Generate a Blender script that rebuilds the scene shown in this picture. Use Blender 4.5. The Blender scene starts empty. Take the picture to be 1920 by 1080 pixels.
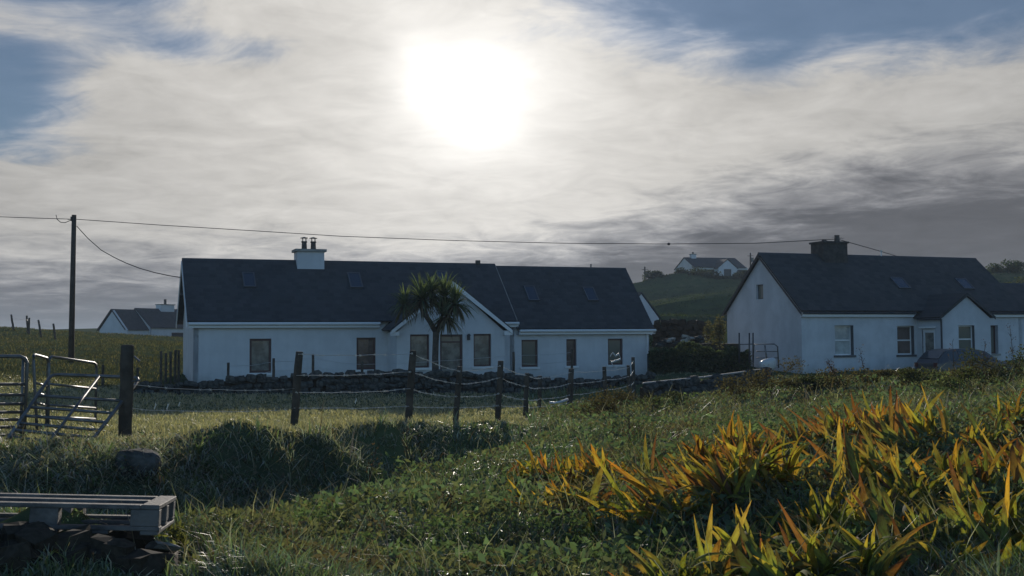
import bpy, bmesh, math, random
import numpy as np
from mathutils import Vector, Matrix
random.seed(7); rng = np.random.default_rng(7)
S = bpy.context.scene; COL = S.collection
R_ = math.radians

# ------------------------------------------------------------------ camera
F = 2115.0; EYE = 1.7; PITCH = math.atan(98/F); ROLL = -0.0072
CAMR = Matrix.Rotation(R_(90)+PITCH, 3, 'X') @ Matrix.Rotation(ROLL, 3, 'Z')
cam_d = bpy.data.cameras.new('camera'); cam = bpy.data.objects.new('camera', cam_d); COL.objects.link(cam)
cam_d.sensor_width = 36; cam_d.lens = F/1920*36; cam_d.clip_start = .1; cam_d.clip_end = 9000
cam.matrix_world = Matrix.Translation((0, 0, EYE)) @ CAMR.to_4x4()
S.camera = cam
S.view_settings.view_transform = 'Standard'; S.view_settings.look = 'None'
S.view_settings.exposure = 0.0; S.view_settings.gamma = 1.0; S.view_settings.use_curve_mapping = False
S.cycles.use_denoising = True
S.cycles.max_bounces = 6; S.cycles.transparent_max_bounces = 8
S.cycles.sample_clamp_indirect = 4.0

# ------------------------------------------------------------------ node helpers
class G:
    """small expression builder over shader math nodes"""
    def __init__(s, nt): s.nt = nt
    def new(s, t, **k):
        n = s.nt.nodes.new(t)
        for a, b in k.items(): setattr(n, a, b)
        return n
    def m(s, op, a, b=None, c=None, clamp=False):
        n = s.new('ShaderNodeMath', operation=op); n.use_clamp = clamp
        for i, v in enumerate((a, b, c)):
            if v is None: continue
            if isinstance(v, (int, float)): n.inputs[i].default_value = v
            else: s.nt.links.new(v, n.inputs[i])
        return n.outputs[0]
    def add(s, a, b): return s.m('ADD', a, b)
    def sub(s, a, b): return s.m('SUBTRACT', a, b)
    def mul(s, a, b): return s.m('MULTIPLY', a, b)
    def div(s, a, b): return s.m('DIVIDE', a, b)
    def ss(s, x, lo, hi, o0=0., o1=1.):
        n = s.new('ShaderNodeMapRange', interpolation_type='SMOOTHSTEP'); n.clamp = True
        s.put(n.inputs[0], x)
        for i, v in zip((1, 2, 3, 4), (lo, hi, o0, o1)): s.put(n.inputs[i], v)
        return n.outputs[0]
    def put(s, sock, v):
        if hasattr(v, 'is_linked') or hasattr(v, 'links'): s.nt.links.new(v, sock)
        elif isinstance(v, tuple) and len(v) == 3 and len(sock.default_value) == 4: sock.default_value = (*v, 1)
        else: sock.default_value = v
    def mix(s, f, a, b, blend='MIX'):
        n = s.new('ShaderNodeMix', data_type='RGBA', blend_type=blend)
        s.put(n.inputs[0], f); s.put(n.inputs[6], a); s.put(n.inputs[7], b)
        return n.outputs[2]
    def noise(s, vec, scale, detail=4, rough=.5, dist=0., col=False):
        n = s.new('ShaderNodeTexNoise'); n.inputs['Scale'].default_value = scale
        n.inputs['Detail'].default_value = detail; n.inputs['Roughness'].default_value = rough
        n.inputs['Distortion'].default_value = dist
        if vec is not None: s.nt.links.new(vec, n.inputs['Vector'])
        return n.outputs['Color'] if col else n.outputs[0]
    def xyz(s, x, y, z):
        n = s.new('ShaderNodeCombineXYZ')
        for i, v in enumerate((x, y, z)): s.put(n.inputs[i], v)
        return n.outputs[0]

# ------------------------------------------------------------------ sky and sun
SUN_AZ, SUN_EL = R_(-1.9), R_(12.6)
sun_dir = Vector((math.sin(SUN_AZ)*math.cos(SUN_EL), math.cos(SUN_AZ)*math.cos(SUN_EL), math.sin(SUN_EL)))
W = bpy.data.worlds.new('World'); S.world = W; W.use_nodes = True
nt = W.node_tree; nt.nodes.clear(); g = G(nt)
SKY_STRENGTH = 0.15
sky = g.new('ShaderNodeTexSky', sky_type='NISHITA'); sky.sun_disc = False
sky.sun_elevation = SUN_EL; sky.sun_rotation = SUN_AZ
sky.air_density = 1.0; sky.dust_density = 0.; sky.ozone_density = 3.7
tc = g.new('ShaderNodeTexCoord'); sep = g.new('ShaderNodeSeparateXYZ'); nt.links.new(tc.outputs['Generated'], sep.inputs[0])
x, y, z = sep.outputs
DEG = 180/math.pi
az = g.mul(g.m('ARCTAN2', x, y), DEG); el = g.mul(g.m('ARCSINE', z), DEG)
den = g.add(g.m('MAXIMUM', z, 0.), .11)
q = g.xyz(g.div(x, den), g.div(y, den), 0.)
n_big = g.noise(q, .9, 3, .5, .4)
n_fine = g.noise(q, 2.6, 9, .62, .6)
n_str = g.noise(q, 5.5, 6, .6, 1.0)
dirv = tc.outputs['Generated']
n_dir = g.noise(dirv, 9.0, 6, .55, .3)
n_dir2 = g.noise(dirv, 24.0, 5, .6, .5)
nmix = g.add(g.mul(n_big, .34), g.add(g.mul(n_fine, .36), g.add(g.mul(n_dir, .18), g.mul(n_str, .12))))
def ell(a0, e0, ra, re):
    da = g.div(g.sub(az, a0), ra); de = g.div(g.sub(el, e0), re)
    return g.m('EXPONENT', g.mul(g.add(g.mul(da, da), g.mul(de, de)), -1.))
gap = g.mul(ell(20., 17.6, 18., 4.6), .50)
gap = g.add(gap, g.mul(ell(-22.5, 17.6, 8., 2.0), .42))
gap = g.add(gap, g.mul(ell(-25., 11.6, 5.0, 3.2), .40))
gap = g.add(gap, g.mul(ell(-17.5, 14.2, 5.5, 1.3), .20))
gap = g.add(gap, g.ss(el, 17., 34., 0., .34))
behind = g.ss(y, .55, -.2, 0., .36)
cover = g.sub(g.add(nmix, .16), g.add(gap, behind))
cover = g.ss(cover, .33, .53)
veil = g.mul(g.ss(y, .1, .85), .80)            # thin high veil over the sunward half of the sky
cover2 = g.add(veil, g.mul(cover, g.sub(1., veil)))
# angle from the sun
dot = g.new('ShaderNodeVectorMath', operation='DOT_PRODUCT'); nt.links.new(dirv, dot.inputs[0]); dot.inputs[1].default_value = sun_dir
ang = g.mul(g.m('ARCCOSINE', g.m('MINIMUM', dot.outputs['Value'], 1.)), DEG)
nd = g.sub(n_dir, .5); nf = g.sub(n_fine, .5); ns = g.sub(n_str, .5)
fall = g.m('EXPONENT', g.div(ang, -26.))
cbright = g.mul(g.add(.235, g.mul(fall, .60)), g.add(.27, g.mul(cover, .73)))
cbright = g.mul(cbright, g.add(1., g.add(g.mul(nf, .72), g.mul(ns, .34))))
ccol = g.mix(g.ss(ang, 4., 40.), (1., .965, .91), (.99, .97, .94))
# thick low cloud bank, deeper towards the right
edge = g.add(g.ss(az, -6., 22., 3.7, 8.2), 0.)
eln = g.add(el, g.add(g.mul(nf, 5.5), g.mul(ns, 2.0)))
bank = g.ss(g.sub(eln, edge), 2.1, -2.3)
bankv = g.mul(g.ss(az, -14., 16., .155, .098), g.add(1., g.add(g.mul(nf, .5), g.mul(ns, .35))))
cloudv = g.add(g.mul(cbright, g.sub(1., g.mul(bank, .94))), g.mul(bankv, g.mul(bank, .94)))
ccol = g.mix(cover, (.80, .93, 1.22), ccol)
ccol = g.mix(bank, ccol, (.95, .97, 1.06))
cl = g.new('ShaderNodeVectorMath', operation='SCALE'); nt.links.new(ccol, cl.inputs[0]); nt.links.new(cloudv, cl.inputs['Scale'])
skys = g.new('ShaderNodeVectorMath', operation='SCALE'); nt.links.new(sky.outputs[0], skys.inputs[0]); skys.inputs['Scale'].default_value = SKY_STRENGTH
base = g.mix(cover2, skys.outputs[0], cl.outputs[0])
# glare of the sun through thin cloud
n_soft = g.sub(g.noise(dirv, 8.0, 2, .45, .2), .5)
an = g.m('MAXIMUM', g.add(ang, g.add(g.mul(n_soft, 4.6), g.mul(nf, 2.0))), 0.)
core = g.mul(g.m('EXPONENT', g.mul(g.mul(an, an), -1/5.0)), .95)
halo = g.mul(g.m('EXPONENT', g.mul(g.mul(an, an), -1/34.)), .19)
glow = g.add(core, halo)
gl = g.new('ShaderNodeVectorMath', operation='SCALE'); gl.inputs[0].default_value = (1., .985, .955); nt.links.new(glow, gl.inputs['Scale'])
tot = g.new('ShaderNodeVectorMath', operation='ADD'); nt.links.new(base, tot.inputs[0]); nt.links.new(gl.outputs[0], tot.inputs[1])
bg = g.new('ShaderNodeBackground'); nt.links.new(tot.outputs[0], bg.inputs[0]); bg.inputs[1].default_value = 1.0
wo = g.new('ShaderNodeOutputWorld'); nt.links.new(bg.outputs[0], wo.inputs[0])

sl = bpy.data.lights.new('sun', 'SUN'); sl.energy = 4.4; sl.angle = R_(.55); sl.color = (1., .91, .80)
so = bpy.data.objects.new('sun', sl); COL.objects.link(so); so.location = (0, 0, 60)
so.rotation_euler = (-sun_dir).to_track_quat('-Z', 'Y').to_euler()

# ------------------------------------------------------------------ pixel rays (photo measured at 1920 x 1080)
EYEV = Vector((0, 0, EYE))
def ray(px, py): return CAMR @ Vector(((px-960)/F, (540-py)/F, -1.))
def at(px, py, d):
    r = ray(px, py); return EYEV + r*(d/r.y)

# ------------------------------------------------------------------ mesh helpers
def np_mesh(name, V, FC, k, tint=None, smooth=False):
    me = bpy.data.meshes.new(name)
    V = np.asarray(V, np.float32); FC = np.asarray(FC, np.int32)
    me.vertices.add(len(V)); me.vertices.foreach_set('co', V.ravel())
    me.loops.add(FC.size); me.loops.foreach_set('vertex_index', FC.ravel())
    me.polygons.add(len(FC)); me.polygons.foreach_set('loop_start', np.arange(0, FC.size, k, dtype=np.int32))
    if smooth: me.polygons.foreach_set('use_smooth', np.ones(len(FC), bool))
    if tint is not None:
        a = me.attributes.new('tint', 'FLOAT_COLOR', 'POINT')
        t = np.ones((len(V), 4), np.float32); t[:, :3] = tint; a.data.foreach_set('color', t.ravel())
    me.update(calc_edges=True); return me
class MB:
    def __init__(s): s.v = []; s.f = []
    def poly(s, pts):
        i = len(s.v); s.v += [tuple(p) for p in pts]; s.f.append(tuple(range(i, i+len(pts))))
    def obox(s, o, a, b, c):
        o, a, b, c = map(Vector, (o, a, b, c)); i = len(s.v)
        if a.cross(b).dot(c) < 0: a, b = b, a
        s.v += [tuple(p) for p in (o, o+a, o+a+b, o+b, o+c, o+a+c, o+a+b+c, o+b+c)]
        s.f += [tuple(i+j for j in q) for q in ((3, 2, 1, 0), (4, 5, 6, 7), (0, 1, 5, 4), (1, 2, 6, 5), (2, 3, 7, 6), (3, 0, 4, 7))]
        return s
    def box(s, x0, x1, y0, y1, z0, z1): return s.obox((x0, y0, z0), (x1-x0, 0, 0), (0, y1-y0, 0), (0, 0, z1-z0))
    def tube(s, path, r, n=8, cap=True):
        P = [Vector(p) for p in path]; rr = r if isinstance(r, (list, tuple)) else [r]*len(P)
        rings = []
        for k, p in enumerate(P):
            t = (P[min(k+1, len(P)-1)]-P[max(k-1, 0)]).normalized()
            up = Vector((0, 0, 1)) if abs(t.z) < .95 else Vector((0, 1, 0))
            a = t.cross(up).normalized(); b = t.cross(a).normalized(); i = len(s.v)
            for j in range(n):
                th = 2*math.pi*j/n; s.v.append(tuple(p+(a*math.cos(th)+b*math.sin(th))*rr[k]))
            rings.append(i)
        for k in range(len(P)-1):
            for j in range(n):
                j2 = (j+1) % n; s.f.append((rings[k]+j, rings[k+1]+j, rings[k+1]+j2, rings[k]+j2))
        if cap: s.f.append(tuple(rings[0]+j for j in range(n))); s.f.append(tuple(rings[-1]+j for j in reversed(range(n))))
        return s
    def prism(s, pts, ext):
        ext = Vector(ext); i = len(s.v); n = len(pts); P = [Vector(p) for p in pts]
        s.v += [tuple(p) for p in P]+[tuple(p+ext) for p in P]
        s.f.append(tuple(i+j for j in reversed(range(n)))); s.f.append(tuple(i+n+j for j in range(n)))
        for j in range(n):
            k = (j+1) % n; s.f.append((i+j, i+k, i+n+k, i+n+j))
        return s
    def mesh(s, name):
        me = bpy.data.meshes.new(name); me.from_pydata(s.v, [], s.f); me.update()
        bm = bmesh.new(); bm.from_mesh(me); bmesh.ops.recalc_face_normals(bm, faces=bm.faces[:]); bm.to_mesh(me); bm.free()
        return me
def link(name, me, mat, parent=None, smooth=False, bevel=0):
    if isinstance(me, MB): me = me.mesh(name)
    o = bpy.data.objects.new(name, me); COL.objects.link(o)
    if mat is not None and not me.materials: me.materials.append(mat)
    if parent is not None: o.parent = parent
    if smooth:
        for p in me.polygons: p.use_smooth = True
    if bevel:
        b = o.modifiers.new('bevel', 'BEVEL'); b.width = bevel; b.segments = 1; b.limit_method = 'ANGLE'
    return o
def empty(name, loc=(0, 0, 0), rz=0.):
    o = bpy.data.objects.new(name, None); COL.objects.link(o); o.location = loc; o.rotation_euler = (0, 0, rz); o.empty_display_size = .1
    return o
def tag(o, label=None, cat=None, group=None, kind=None):
    if label: o['label'] = label
    if cat: o['category'] = cat
    if group: o['group'] = group
    if kind: o['kind'] = kind
    return o

# ------------------------------------------------------------------ materials
def mat(name, col, rough=.7, spec=.3, var=.0, vscale=3., bump=0., bscale=20., metal=0., col2=None, detail=5, streak=0.):
    m = bpy.data.materials.new(name); m.use_nodes = True; nt = m.node_tree; g = G(nt)
    b = nt.nodes['Principled BSDF']; tcn = g.new('ShaderNodeTexCoord'); ob = tcn.outputs['Object']
    if var or col2:
        n = g.noise(ob, vscale, detail, .6)
        c2 = col2 if col2 else tuple(c*(1-var) for c in col)
        c = g.mix(g.ss(n, .35, .65), c2, col); nt.links.new(c, b.inputs['Base Color'])
    else: b.inputs['Base Color'].default_value = (*col, 1)
    if streak:                                     # rain streaks and dirt splashed up from the ground
        mp = g.new('ShaderNodeMapping'); mp.inputs['Scale'].default_value = (3.2, 3.2, .35); nt.links.new(ob, mp.inputs[0])
        st = g.ss(g.noise(mp.outputs[0], 1.6, 6, .65), .46, .74); sp = g.new('ShaderNodeSeparateXYZ'); nt.links.new(ob, sp.inputs[0])
        dirt = g.ss(g.add(sp.outputs[2], g.mul(g.sub(g.noise(ob, 2.2, 5, .7), .5), 1.1)), .62, -.05)
        c = g.mix(g.mul(st, streak), c, tuple(v*.55 for v in col)); c = g.mix(g.mul(dirt, streak*3.2), c, (.20, .205, .17)); nt.links.new(c, b.inputs['Base Color'])
    b.inputs['Roughness'].default_value = rough; b.inputs['Specular IOR Level'].default_value = spec; b.inputs['Metallic'].default_value = metal
    if bump:
        bn = g.new('ShaderNodeBump'); bn.inputs['Strength'].default_value = bump; bn.inputs['Distance'].default_value = .02
        nt.links.new(g.noise(ob, bscale, 6, .6), bn.inputs['Height']); nt.links.new(bn.outputs[0], b.inputs['Normal'])
    return m
def slate_mat(name, col, col2):
    m = bpy.data.materials.new(name); m.use_nodes = True; nt = m.node_tree; g = G(nt); b = nt.nodes['Principled BSDF']
    ob = g.new('ShaderNodeTexCoord').outputs['Object']
    sp = g.new('ShaderNodeSeparateXYZ'); nt.links.new(ob, sp.inputs[0])
    vec = g.xyz(sp.outputs[0], g.mul(sp.outputs[2], 1.42), 0.)
    br = g.new('ShaderNodeTexBrick'); nt.links.new(vec, br.inputs['Vector']); br.inputs['Scale'].default_value = 1.
    br.inputs['Mortar Size'].default_value = .012; br.inputs['Brick Width'].default_value = .3; br.inputs['Row Height'].default_value = .22
    br.inputs['Color1'].default_value = (.0, .0, .0, 1); br.inputs['Color2'].default_value = (1, 1, 1, 1); br.inputs['Mortar'].default_value = (.5, .5, .5, 1)
    n = g.noise(ob, .8, 5, .6)
    f = g.add(g.mul(br.outputs['Color'], .45), g.mul(n, .55))
    nt.links.new(g.mix(f, col, col2), b.inputs['Base Color'])
    bn = g.new('ShaderNodeBump'); bn.inputs['Strength'].default_value = .5; bn.inputs['Distance'].default_value = .02
    h = g.sub(g.mul(br.outputs['Color'], .3), br.outputs['Fac']); nt.links.new(h, bn.inputs['Height']); nt.links.new(bn.outputs[0], b.inputs['Normal'])
    b.inputs['Roughness'].default_value = .72; b.inputs['Specular IOR Level'].default_value = .22
    return m
def leaf_mat(name, col=None, trans=.5, tmul=(1.25, 1.15, .6), gloss=.08, rough=.35, var=.0, spots=False):
    """thin leaf: reflects, lets light through, has a waxy gloss; colour from the mesh's tint unless given"""
    m = bpy.data.materials.new(name); m.use_nodes = True; nt = m.node_tree; nt.nodes.clear(); g = G(nt)
    if col is None:
        a = g.new('ShaderNodeAttribute'); a.attribute_name = 'tint'; c = a.outputs['Color']
    else:
        n = g.noise(g.new('ShaderNodeTexCoord').outputs['Object'], 2.5, 4); c = g.mix(n, tuple(v*.6 for v in col), tuple(v*1.35 for v in col))
    if spots:
        ob = g.new('ShaderNodeTexCoord').outputs['Object']; mp = g.new('ShaderNodeMapping'); mp.inputs['Scale'].default_value = (9., 60., 9.); nt.links.new(ob, mp.inputs[0])
        oi = g.new('ShaderNodeObjectInfo'); va = g.new('ShaderNodeVectorMath', operation='ADD'); nt.links.new(mp.outputs[0], va.inputs[0]); nt.links.new(g.mul(oi.outputs['Random'], 50.), va.inputs[1])
        f = g.ss(g.noise(va.outputs[0], 1., 5, .65), .40, .66); c = g.mix(g.mul(f, .6), c, g.mix(.5, (.10, .045, .018), c, 'MULTIPLY'))
        c = g.mix(1., c, g.mix(oi.outputs['Random'], (.75, .75, .75), (1.25, 1.25, 1.25)), 'MULTIPLY')
    if var:
        oi = g.new('ShaderNodeObjectInfo'); c = g.mix(g.mul(oi.outputs['Random'], var), c, (.11, .045, .012))
    d = g.new('ShaderNodeBsdfDiffuse'); t = g.new('ShaderNodeBsdfTranslucent'); gl = g.new('ShaderNodeBsdfGlossy')
    nt.links.new(c, d.inputs[0]); nt.links.new(g.mix(1., c, (*tmul, 1), 'MULTIPLY'), t.inputs[0])
    gl.inputs['Roughness'].default_value = rough
    m1 = g.new('ShaderNodeMixShader'); m1.inputs[0].default_value = trans; nt.links.new(d.outputs[0], m1.inputs[1]); nt.links.new(t.outputs[0], m1.inputs[2])
    m2 = g.new('ShaderNodeMixShader'); m2.inputs[0].default_value = gloss; nt.links.new(m1.outputs[0], m2.inputs[1]); nt.links.new(gl.outputs[0], m2.inputs[2])
    out = g.new('ShaderNodeOutputMaterial'); nt.links.new(m2.outputs[0], out.inputs[0]); return m
M = {}
M['render'] = mat('whitewashed_render', (.57, .58, .60), .85, .2, .10, 1.2, .25, 30., streak=.11)
M['render_old'] = mat('old_whitewash', (.54, .555, .58), .9, .2, .16, .9, .5, 14., streak=.16)
M['trim'] = mat('white_trim', (.68, .69, .70), .5, .4, .05, 2.)
M['slate'] = slate_mat('slate', (.026, .028, .033), (.072, .074, .078))
M['slate_old'] = slate_mat('old_slate', (.024, .026, .030), (.076, .074, .072))
M['ridge'] = mat('ridge_tile', (.06, .063, .07), .7, .3, .2, 4.)
M['frame'] = mat('mahogany_frame', (.075, .034, .030), .45, .4, .2, 6.)
M['glass'] = mat('window_glass', (.14, .14, .115), .06, .5)
M['glass_curtain'] = mat('curtained_glass', (.22, .215, .19), .07, .5, .5, 3.)
M['netglass'] = mat('net_curtained_glass', (.42, .46, .46), .08, .5, .3, 3.)
M['brownglass'] = mat('dark_curtained_glass', (.15, .115, .10), .06, .5, .3, 3.)
M['sill'] = mat('dark_sill', (.10, .10, .105), .85, .2, .2, 4.)
M['darkglass'] = mat('dark_glass', (.02, .03, .045), .25, .3)
M['skyglass'] = mat('skylight_glass', (.03, .04, .06), .05, .6)
M['lead'] = mat('lead_frame', (.07, .075, .085), .5, .4)
M['pot'] = mat('clay_pot', (.10, .085, .075), .8, .2, .3, 8.)
M['cowl'] = mat('metal_cowl', (.12, .12, .12), .5, .4, metal=.6)
M['dark_pipe'] = mat('dark_pipe', (.03, .033, .04), .5, .4)
M['chimney_dark'] = mat('weathered_chimney', (.075, .07, .066), .9, .2, .4, 4., .6, 12.)
M['stone'] = mat('field_stone', (.095, .095, .09), .95, .1, .5, 2.5, .9, 9., col2=(.035, .037, .034))
M['stone_pale'] = mat('pale_stone', (.34, .33, .30), .9, .2, .4, 3., .8, 9.)
M['coping'] = mat('concrete_coping', (.30, .29, .27), .9, .2, .3, 3., .5, 14.)
M['post'] = mat('weathered_post', (.085, .072, .058), .9, .2, .45, 5., .8, 22.)
M['pole'] = mat('creosoted_pole', (.075, .06, .048), .85, .2, .35, 3., .4, 15.)
M['pallet'] = mat('pallet_wood', (.155, .145, .135), .8, .25, .4, 5., .7, 24., col2=(.065, .062, .06))
M['galv'] = mat('galvanised_steel', (.19, .195, .20), .55, .5, .4, 6., metal=.8)
M['wire'] = mat('fence_wire', (.62, .60, .56), .36, .5, metal=.8)
M['cable'] = mat('black_cable', (.02, .02, .022), .6, .3)
M['wool'] = mat('wool', (.70, .68, .62), .9, .1)
M['plastic'] = mat('white_plastic', (.46, .47, .47), .4, .4)
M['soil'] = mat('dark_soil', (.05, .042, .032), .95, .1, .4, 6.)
M['trunk'] = mat('bark', (.11, .095, .08), .95, .1, .4, 6., .8, 20.)
M['block'] = mat('weathered_block', (.14, .11, .085), .9, .2, .4, 5., .7, 14.)
M['stem'] = mat('dry_stem', (.10, .065, .04), .9, .1, .3, 6.)
M['car'] = mat('car_paint', (.05, .055, .065), .3, .5)
M['tyre'] = mat('tyre_rubber', (.02, .02, .02), .85, .2)
M['alloy'] = mat('alloy_rim', (.4, .4, .42), .35, .5, metal=.8)
M['carglass'] = mat('car_glass', (.05, .06, .07), .05, .6)
M['lamp_red'] = mat('red_lamp', (.07, .012, .012), .3, .5)
M['lamp_clear'] = mat('clear_lamp', (.5, .5, .5), .2, .5)
M['timber_pale'] = mat('pale_timber', (.50, .48, .44), .7, .3, .2, 5.)
M['grass'] = leaf_mat('grass_blade', None, .50, (1.08, 1.22, .62), .11, .42)
M['scrub'] = leaf_mat('scrub_blade', None, .36, (1.1, 1.2, .6), .0, .6)
M['hill'] = leaf_mat('hill_blade', None, .42, (1.3, 1.15, .62), .0, .6)
M['leaf'] = leaf_mat('leaf', None, .45, (1.1, 1.2, .6), .012, .5)
M['montbretia'] = leaf_mat('montbretia_leaf', None, .58, (1.45, 1.08, .42), .018, .6, spots=True)

# ------------------------------------------------------------------ terrain
def hash2(ix, iy, seed):
    h = (ix*374761393 + iy*668265263 + seed*1442695041) & 0xffffffff
    h = ((h ^ (h >> 13))*1274126177) & 0xffffffff
    return ((h ^ (h >> 16)) & 0xffff)/65535.
def vnoise(X, Y, seed=0):
    ix = np.floor(X).astype(np.int64); iy = np.floor(Y).astype(np.int64); fx = X-ix; fy = Y-iy
    fx = fx*fx*(3-2*fx); fy = fy*fy*(3-2*fy)
    a = hash2(ix, iy, seed); b = hash2(ix+1, iy, seed); c = hash2(ix, iy+1, seed); d = hash2(ix+1, iy+1, seed)
    return (a*(1-fx)+b*fx)*(1-fy)+(c*(1-fx)+d*fx)*fy - .5
CP = [  # ground measured from the photograph: column, row, metres away
 (200,1100,7.),(600,1080,7.2),(1000,1080,7.2),(1400,1080,6.6),(1700,1080,6.2),(1950,1080,6.),
 (500,1010,9.2),(700,965,10.6),(850,905,12.8),(950,862,14.4),(1000,960,9.8),
 (330,1000,10.2),(480,964,11.),(600,937,12.2),(720,895,13.9),(800,866,15.2),(880,844,16.5),(960,826,17.2),
 (-150,855,11.),(0,850,11.),(150,842,11.4),(300,842,11.6),(430,846,11.7),(520,838,12.2),(620,822,13.4),(720,806,15.),(800,800,16.4),(900,800,18.),(1000,800,19.),
 (0,930,10.),(150,926,10.2),(260,932,10.4),(0,1000,6.6),(150,1000,6.6),(250,1008,6.5),(-150,1000,6.6),(0,1090,5.6),(150,1090,5.6),(320,1080,6.5),(340,1060,7.6),
 (-100,838,12.8),(100,832,12.8),(280,828,13.2),(420,826,13.4),(520,820,13.8),(620,810,15.),(720,800,16.8),(250,806,16.),(500,793,20.),(380,812,15.3),(250,777,25.),(600,777,25.),(800,785,23.5),(900,790,21.5),(1000,782,25.),(1100,760,28.),
 (-100,800,16.),(100,765,25.),(100,725,35.),(100,690,46.),(-100,690,46.),(250,735,36.),(500,735,36.),(800,735,37.),(1000,735,38.),
 (340,720,45.),(600,718,46.),(900,715,49.),(1210,715,51.),(50,652,62.),(200,652,64.),(320,660,64.),(50,613,90.),(200,634,90.),(330,646,92.),(-150,606,90.),
 (50,632,135.),(200,634,135.),(330,636,135.),(600,640,140.),(900,640,140.),
 (1250,768,29.),(1190,772,29.),(1220,732,36.),(1330,745,31.5),(1330,722,36.),(1440,728,33.),(1420,712,38.),(1140,765,31.),(1300,700,44.),(1300,650,60.),(1300,605,90.),(1300,566,130.),
 (1340,523,190.),(1200,530,190.),(1100,560,190.),(1000,600,190.),(1600,524,200.),(1900,522,200.),(2200,522,200.),(1880,560,120.),
 (1400,752,22.),(1500,733,22.),(1600,728,21.),(1750,727,20.),(1920,716,20.),(2100,710,20.),
 (1500,722,28.),(1700,722,29.),(1900,715,30.),(1500,710,44.),(1700,705,45.),(1900,705,47.),(2100,705,48.),
 (1300,806,17.),(1100,822,16.),(1200,880,12.),(1500,802,15.),(1700,782,14.5),(1900,762,14.),(2100,755,14.),
 (1400,852,11.5),(1700,852,10.5),(1900,832,10.5),(1300,950,9.),(1600,950,8.3),(1900,950,8.),(2100,950,8.),
]
cpw = np.array([tuple(at(*c)) for c in CP] + [(-6, 0, .1), (6, 0, .2), (0, 0, .1), (0, 3, .12), (-14, 3, .3), (14, 3, .4), (0, -15, 0), (-25, -10, 0), (25, -10, 0)])
def rbf_fit(P):
    D = np.hypot(P[:, None, 0]-P[None, :, 0], P[:, None, 1]-P[None, :, 1]); n = len(P)
    A = np.zeros((n+1, n+1)); A[:n, :n] = -np.sqrt(D*D+.16)+np.eye(n)*-.02; A[:n, n] = 1; A[n, :n] = 1
    return np.linalg.solve(A, np.append(P[:, 2], 0))
CW = rbf_fit(cpw)
BANK = np.array([tuple(at(*c))[:2] for c in ((-150,855,11.),(0,850,11.),(150,842,11.4),(300,842,11.6),(430,846,11.7),(520,838,12.2),(620,822,13.4),(720,806,15.),(800,800,16.4),(900,800,18.))])
def bank_y(X): return np.interp(X, BANK[:, 0], BANK[:, 1])
def ground(X, Y):
    X = np.asarray(X, float); Y = np.asarray(Y, float); sh = X.shape; X = X.ravel(); Y = Y.ravel()
    z = np.full(X.shape, CW[-1])
    for i, (px, py, _) in enumerate(cpw): z += CW[i]*-np.sqrt((X-px)**2+(Y-py)**2+.16)
    r = np.hypot(X, Y); far = np.clip((r-230)/250, 0, 1); far = far*far*(3-2*far)
    z = z*(1-far)+far*(-1.5)
    back = np.clip((-Y-5)/30, 0, 1); z = z*(1-back)
    # hummocks: small and lively near, long and low far off
    near = np.exp(-r/22.)
    rough = np.where((Y > bank_y(X)+.3) & (X < .5) & (Y < 40), .35, 1.)
    z = z + near*rough*(.24*vnoise(X/1.2, Y/1.2, 1)+.13*vnoise(X/.42, Y/.42, 2)+.05*vnoise(X/.17, Y/.17, 3))
    eb = Y-bank_y(X); band = np.exp(-((eb+.2)/1.1)**2)*(X < .6)*(Y > 7)
    z = z + band*(.17*vnoise(X/1.4, Y/1.4, 11)+.20*vnoise(X/.5, Y/.5, 12)+.10*vnoise(X/.2, Y/.2, 13))
    mid = np.clip((r-40)/60, 0, 1)*np.clip((260-r)/60, 0, 1)
    z = z + mid*(1.5*vnoise(X/26., Y/15., 4)+.8*vnoise(X/9., Y/6., 5)+.3*vnoise(X/3., Y/2.4, 6))*np.where(X > 5, 1., .28)
    for d0, k, h, wd in ((86, .10, 1.5, 2.0), (112, -.12, 1.3, 2.4), (140, .15, 1.5, 2.8), (163, -.05, 1.3, 3.0), (178, .1, 1.0, 3.0)):   # old field banks across the hillside
        z = z + h*np.exp(-((Y-d0-k*X-3*vnoise(X/14., Y*0, 60))/wd)**2)*np.clip((X-3)/5, 0, 1)*(.7+.8*vnoise(X/9., Y*0+d0, 61))
    return z.reshape(sh)
def on_ground(px, py, d0=5.5, d1=60.):
    ds = np.geomspace(d0, d1, 400); P = np.array([tuple(at(px, py, d)) for d in ds]); dz = P[:, 2]-ground(P[:, 0], P[:, 1])
    k = int(np.argmax(dz < 0)) if (dz < 0).any() else len(ds)-1
    return Vector(P[k])
def gz(X, Y): return float(ground(np.array([X]), np.array([Y]))[0])
ang_f = np.concatenate([np.linspace(-180, -36, 36)[:-1], np.linspace(-36, 36, 330), np.linspace(36, 180, 36)[1:]])
rr_f = np.concatenate([np.array([.3, 1, 2, 3.5]), np.geomspace(4.8, 60, 260), np.geomspace(60, 320, 110)[1:], np.geomspace(320, 2400, 14)[1:]])
AA, RR = np.meshgrid(np.radians(ang_f), rr_f); TX = RR*np.sin(AA); TY = RR*np.cos(AA); TZ = ground(TX, TY)
nr, na = TX.shape; idx = np.arange(nr*na).reshape(nr, na)
quads = np.stack([idx[:-1, :-1], idx[:-1, 1:], idx[1:, 1:], idx[1:, :-1]], -1).reshape(-1, 4)
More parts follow.
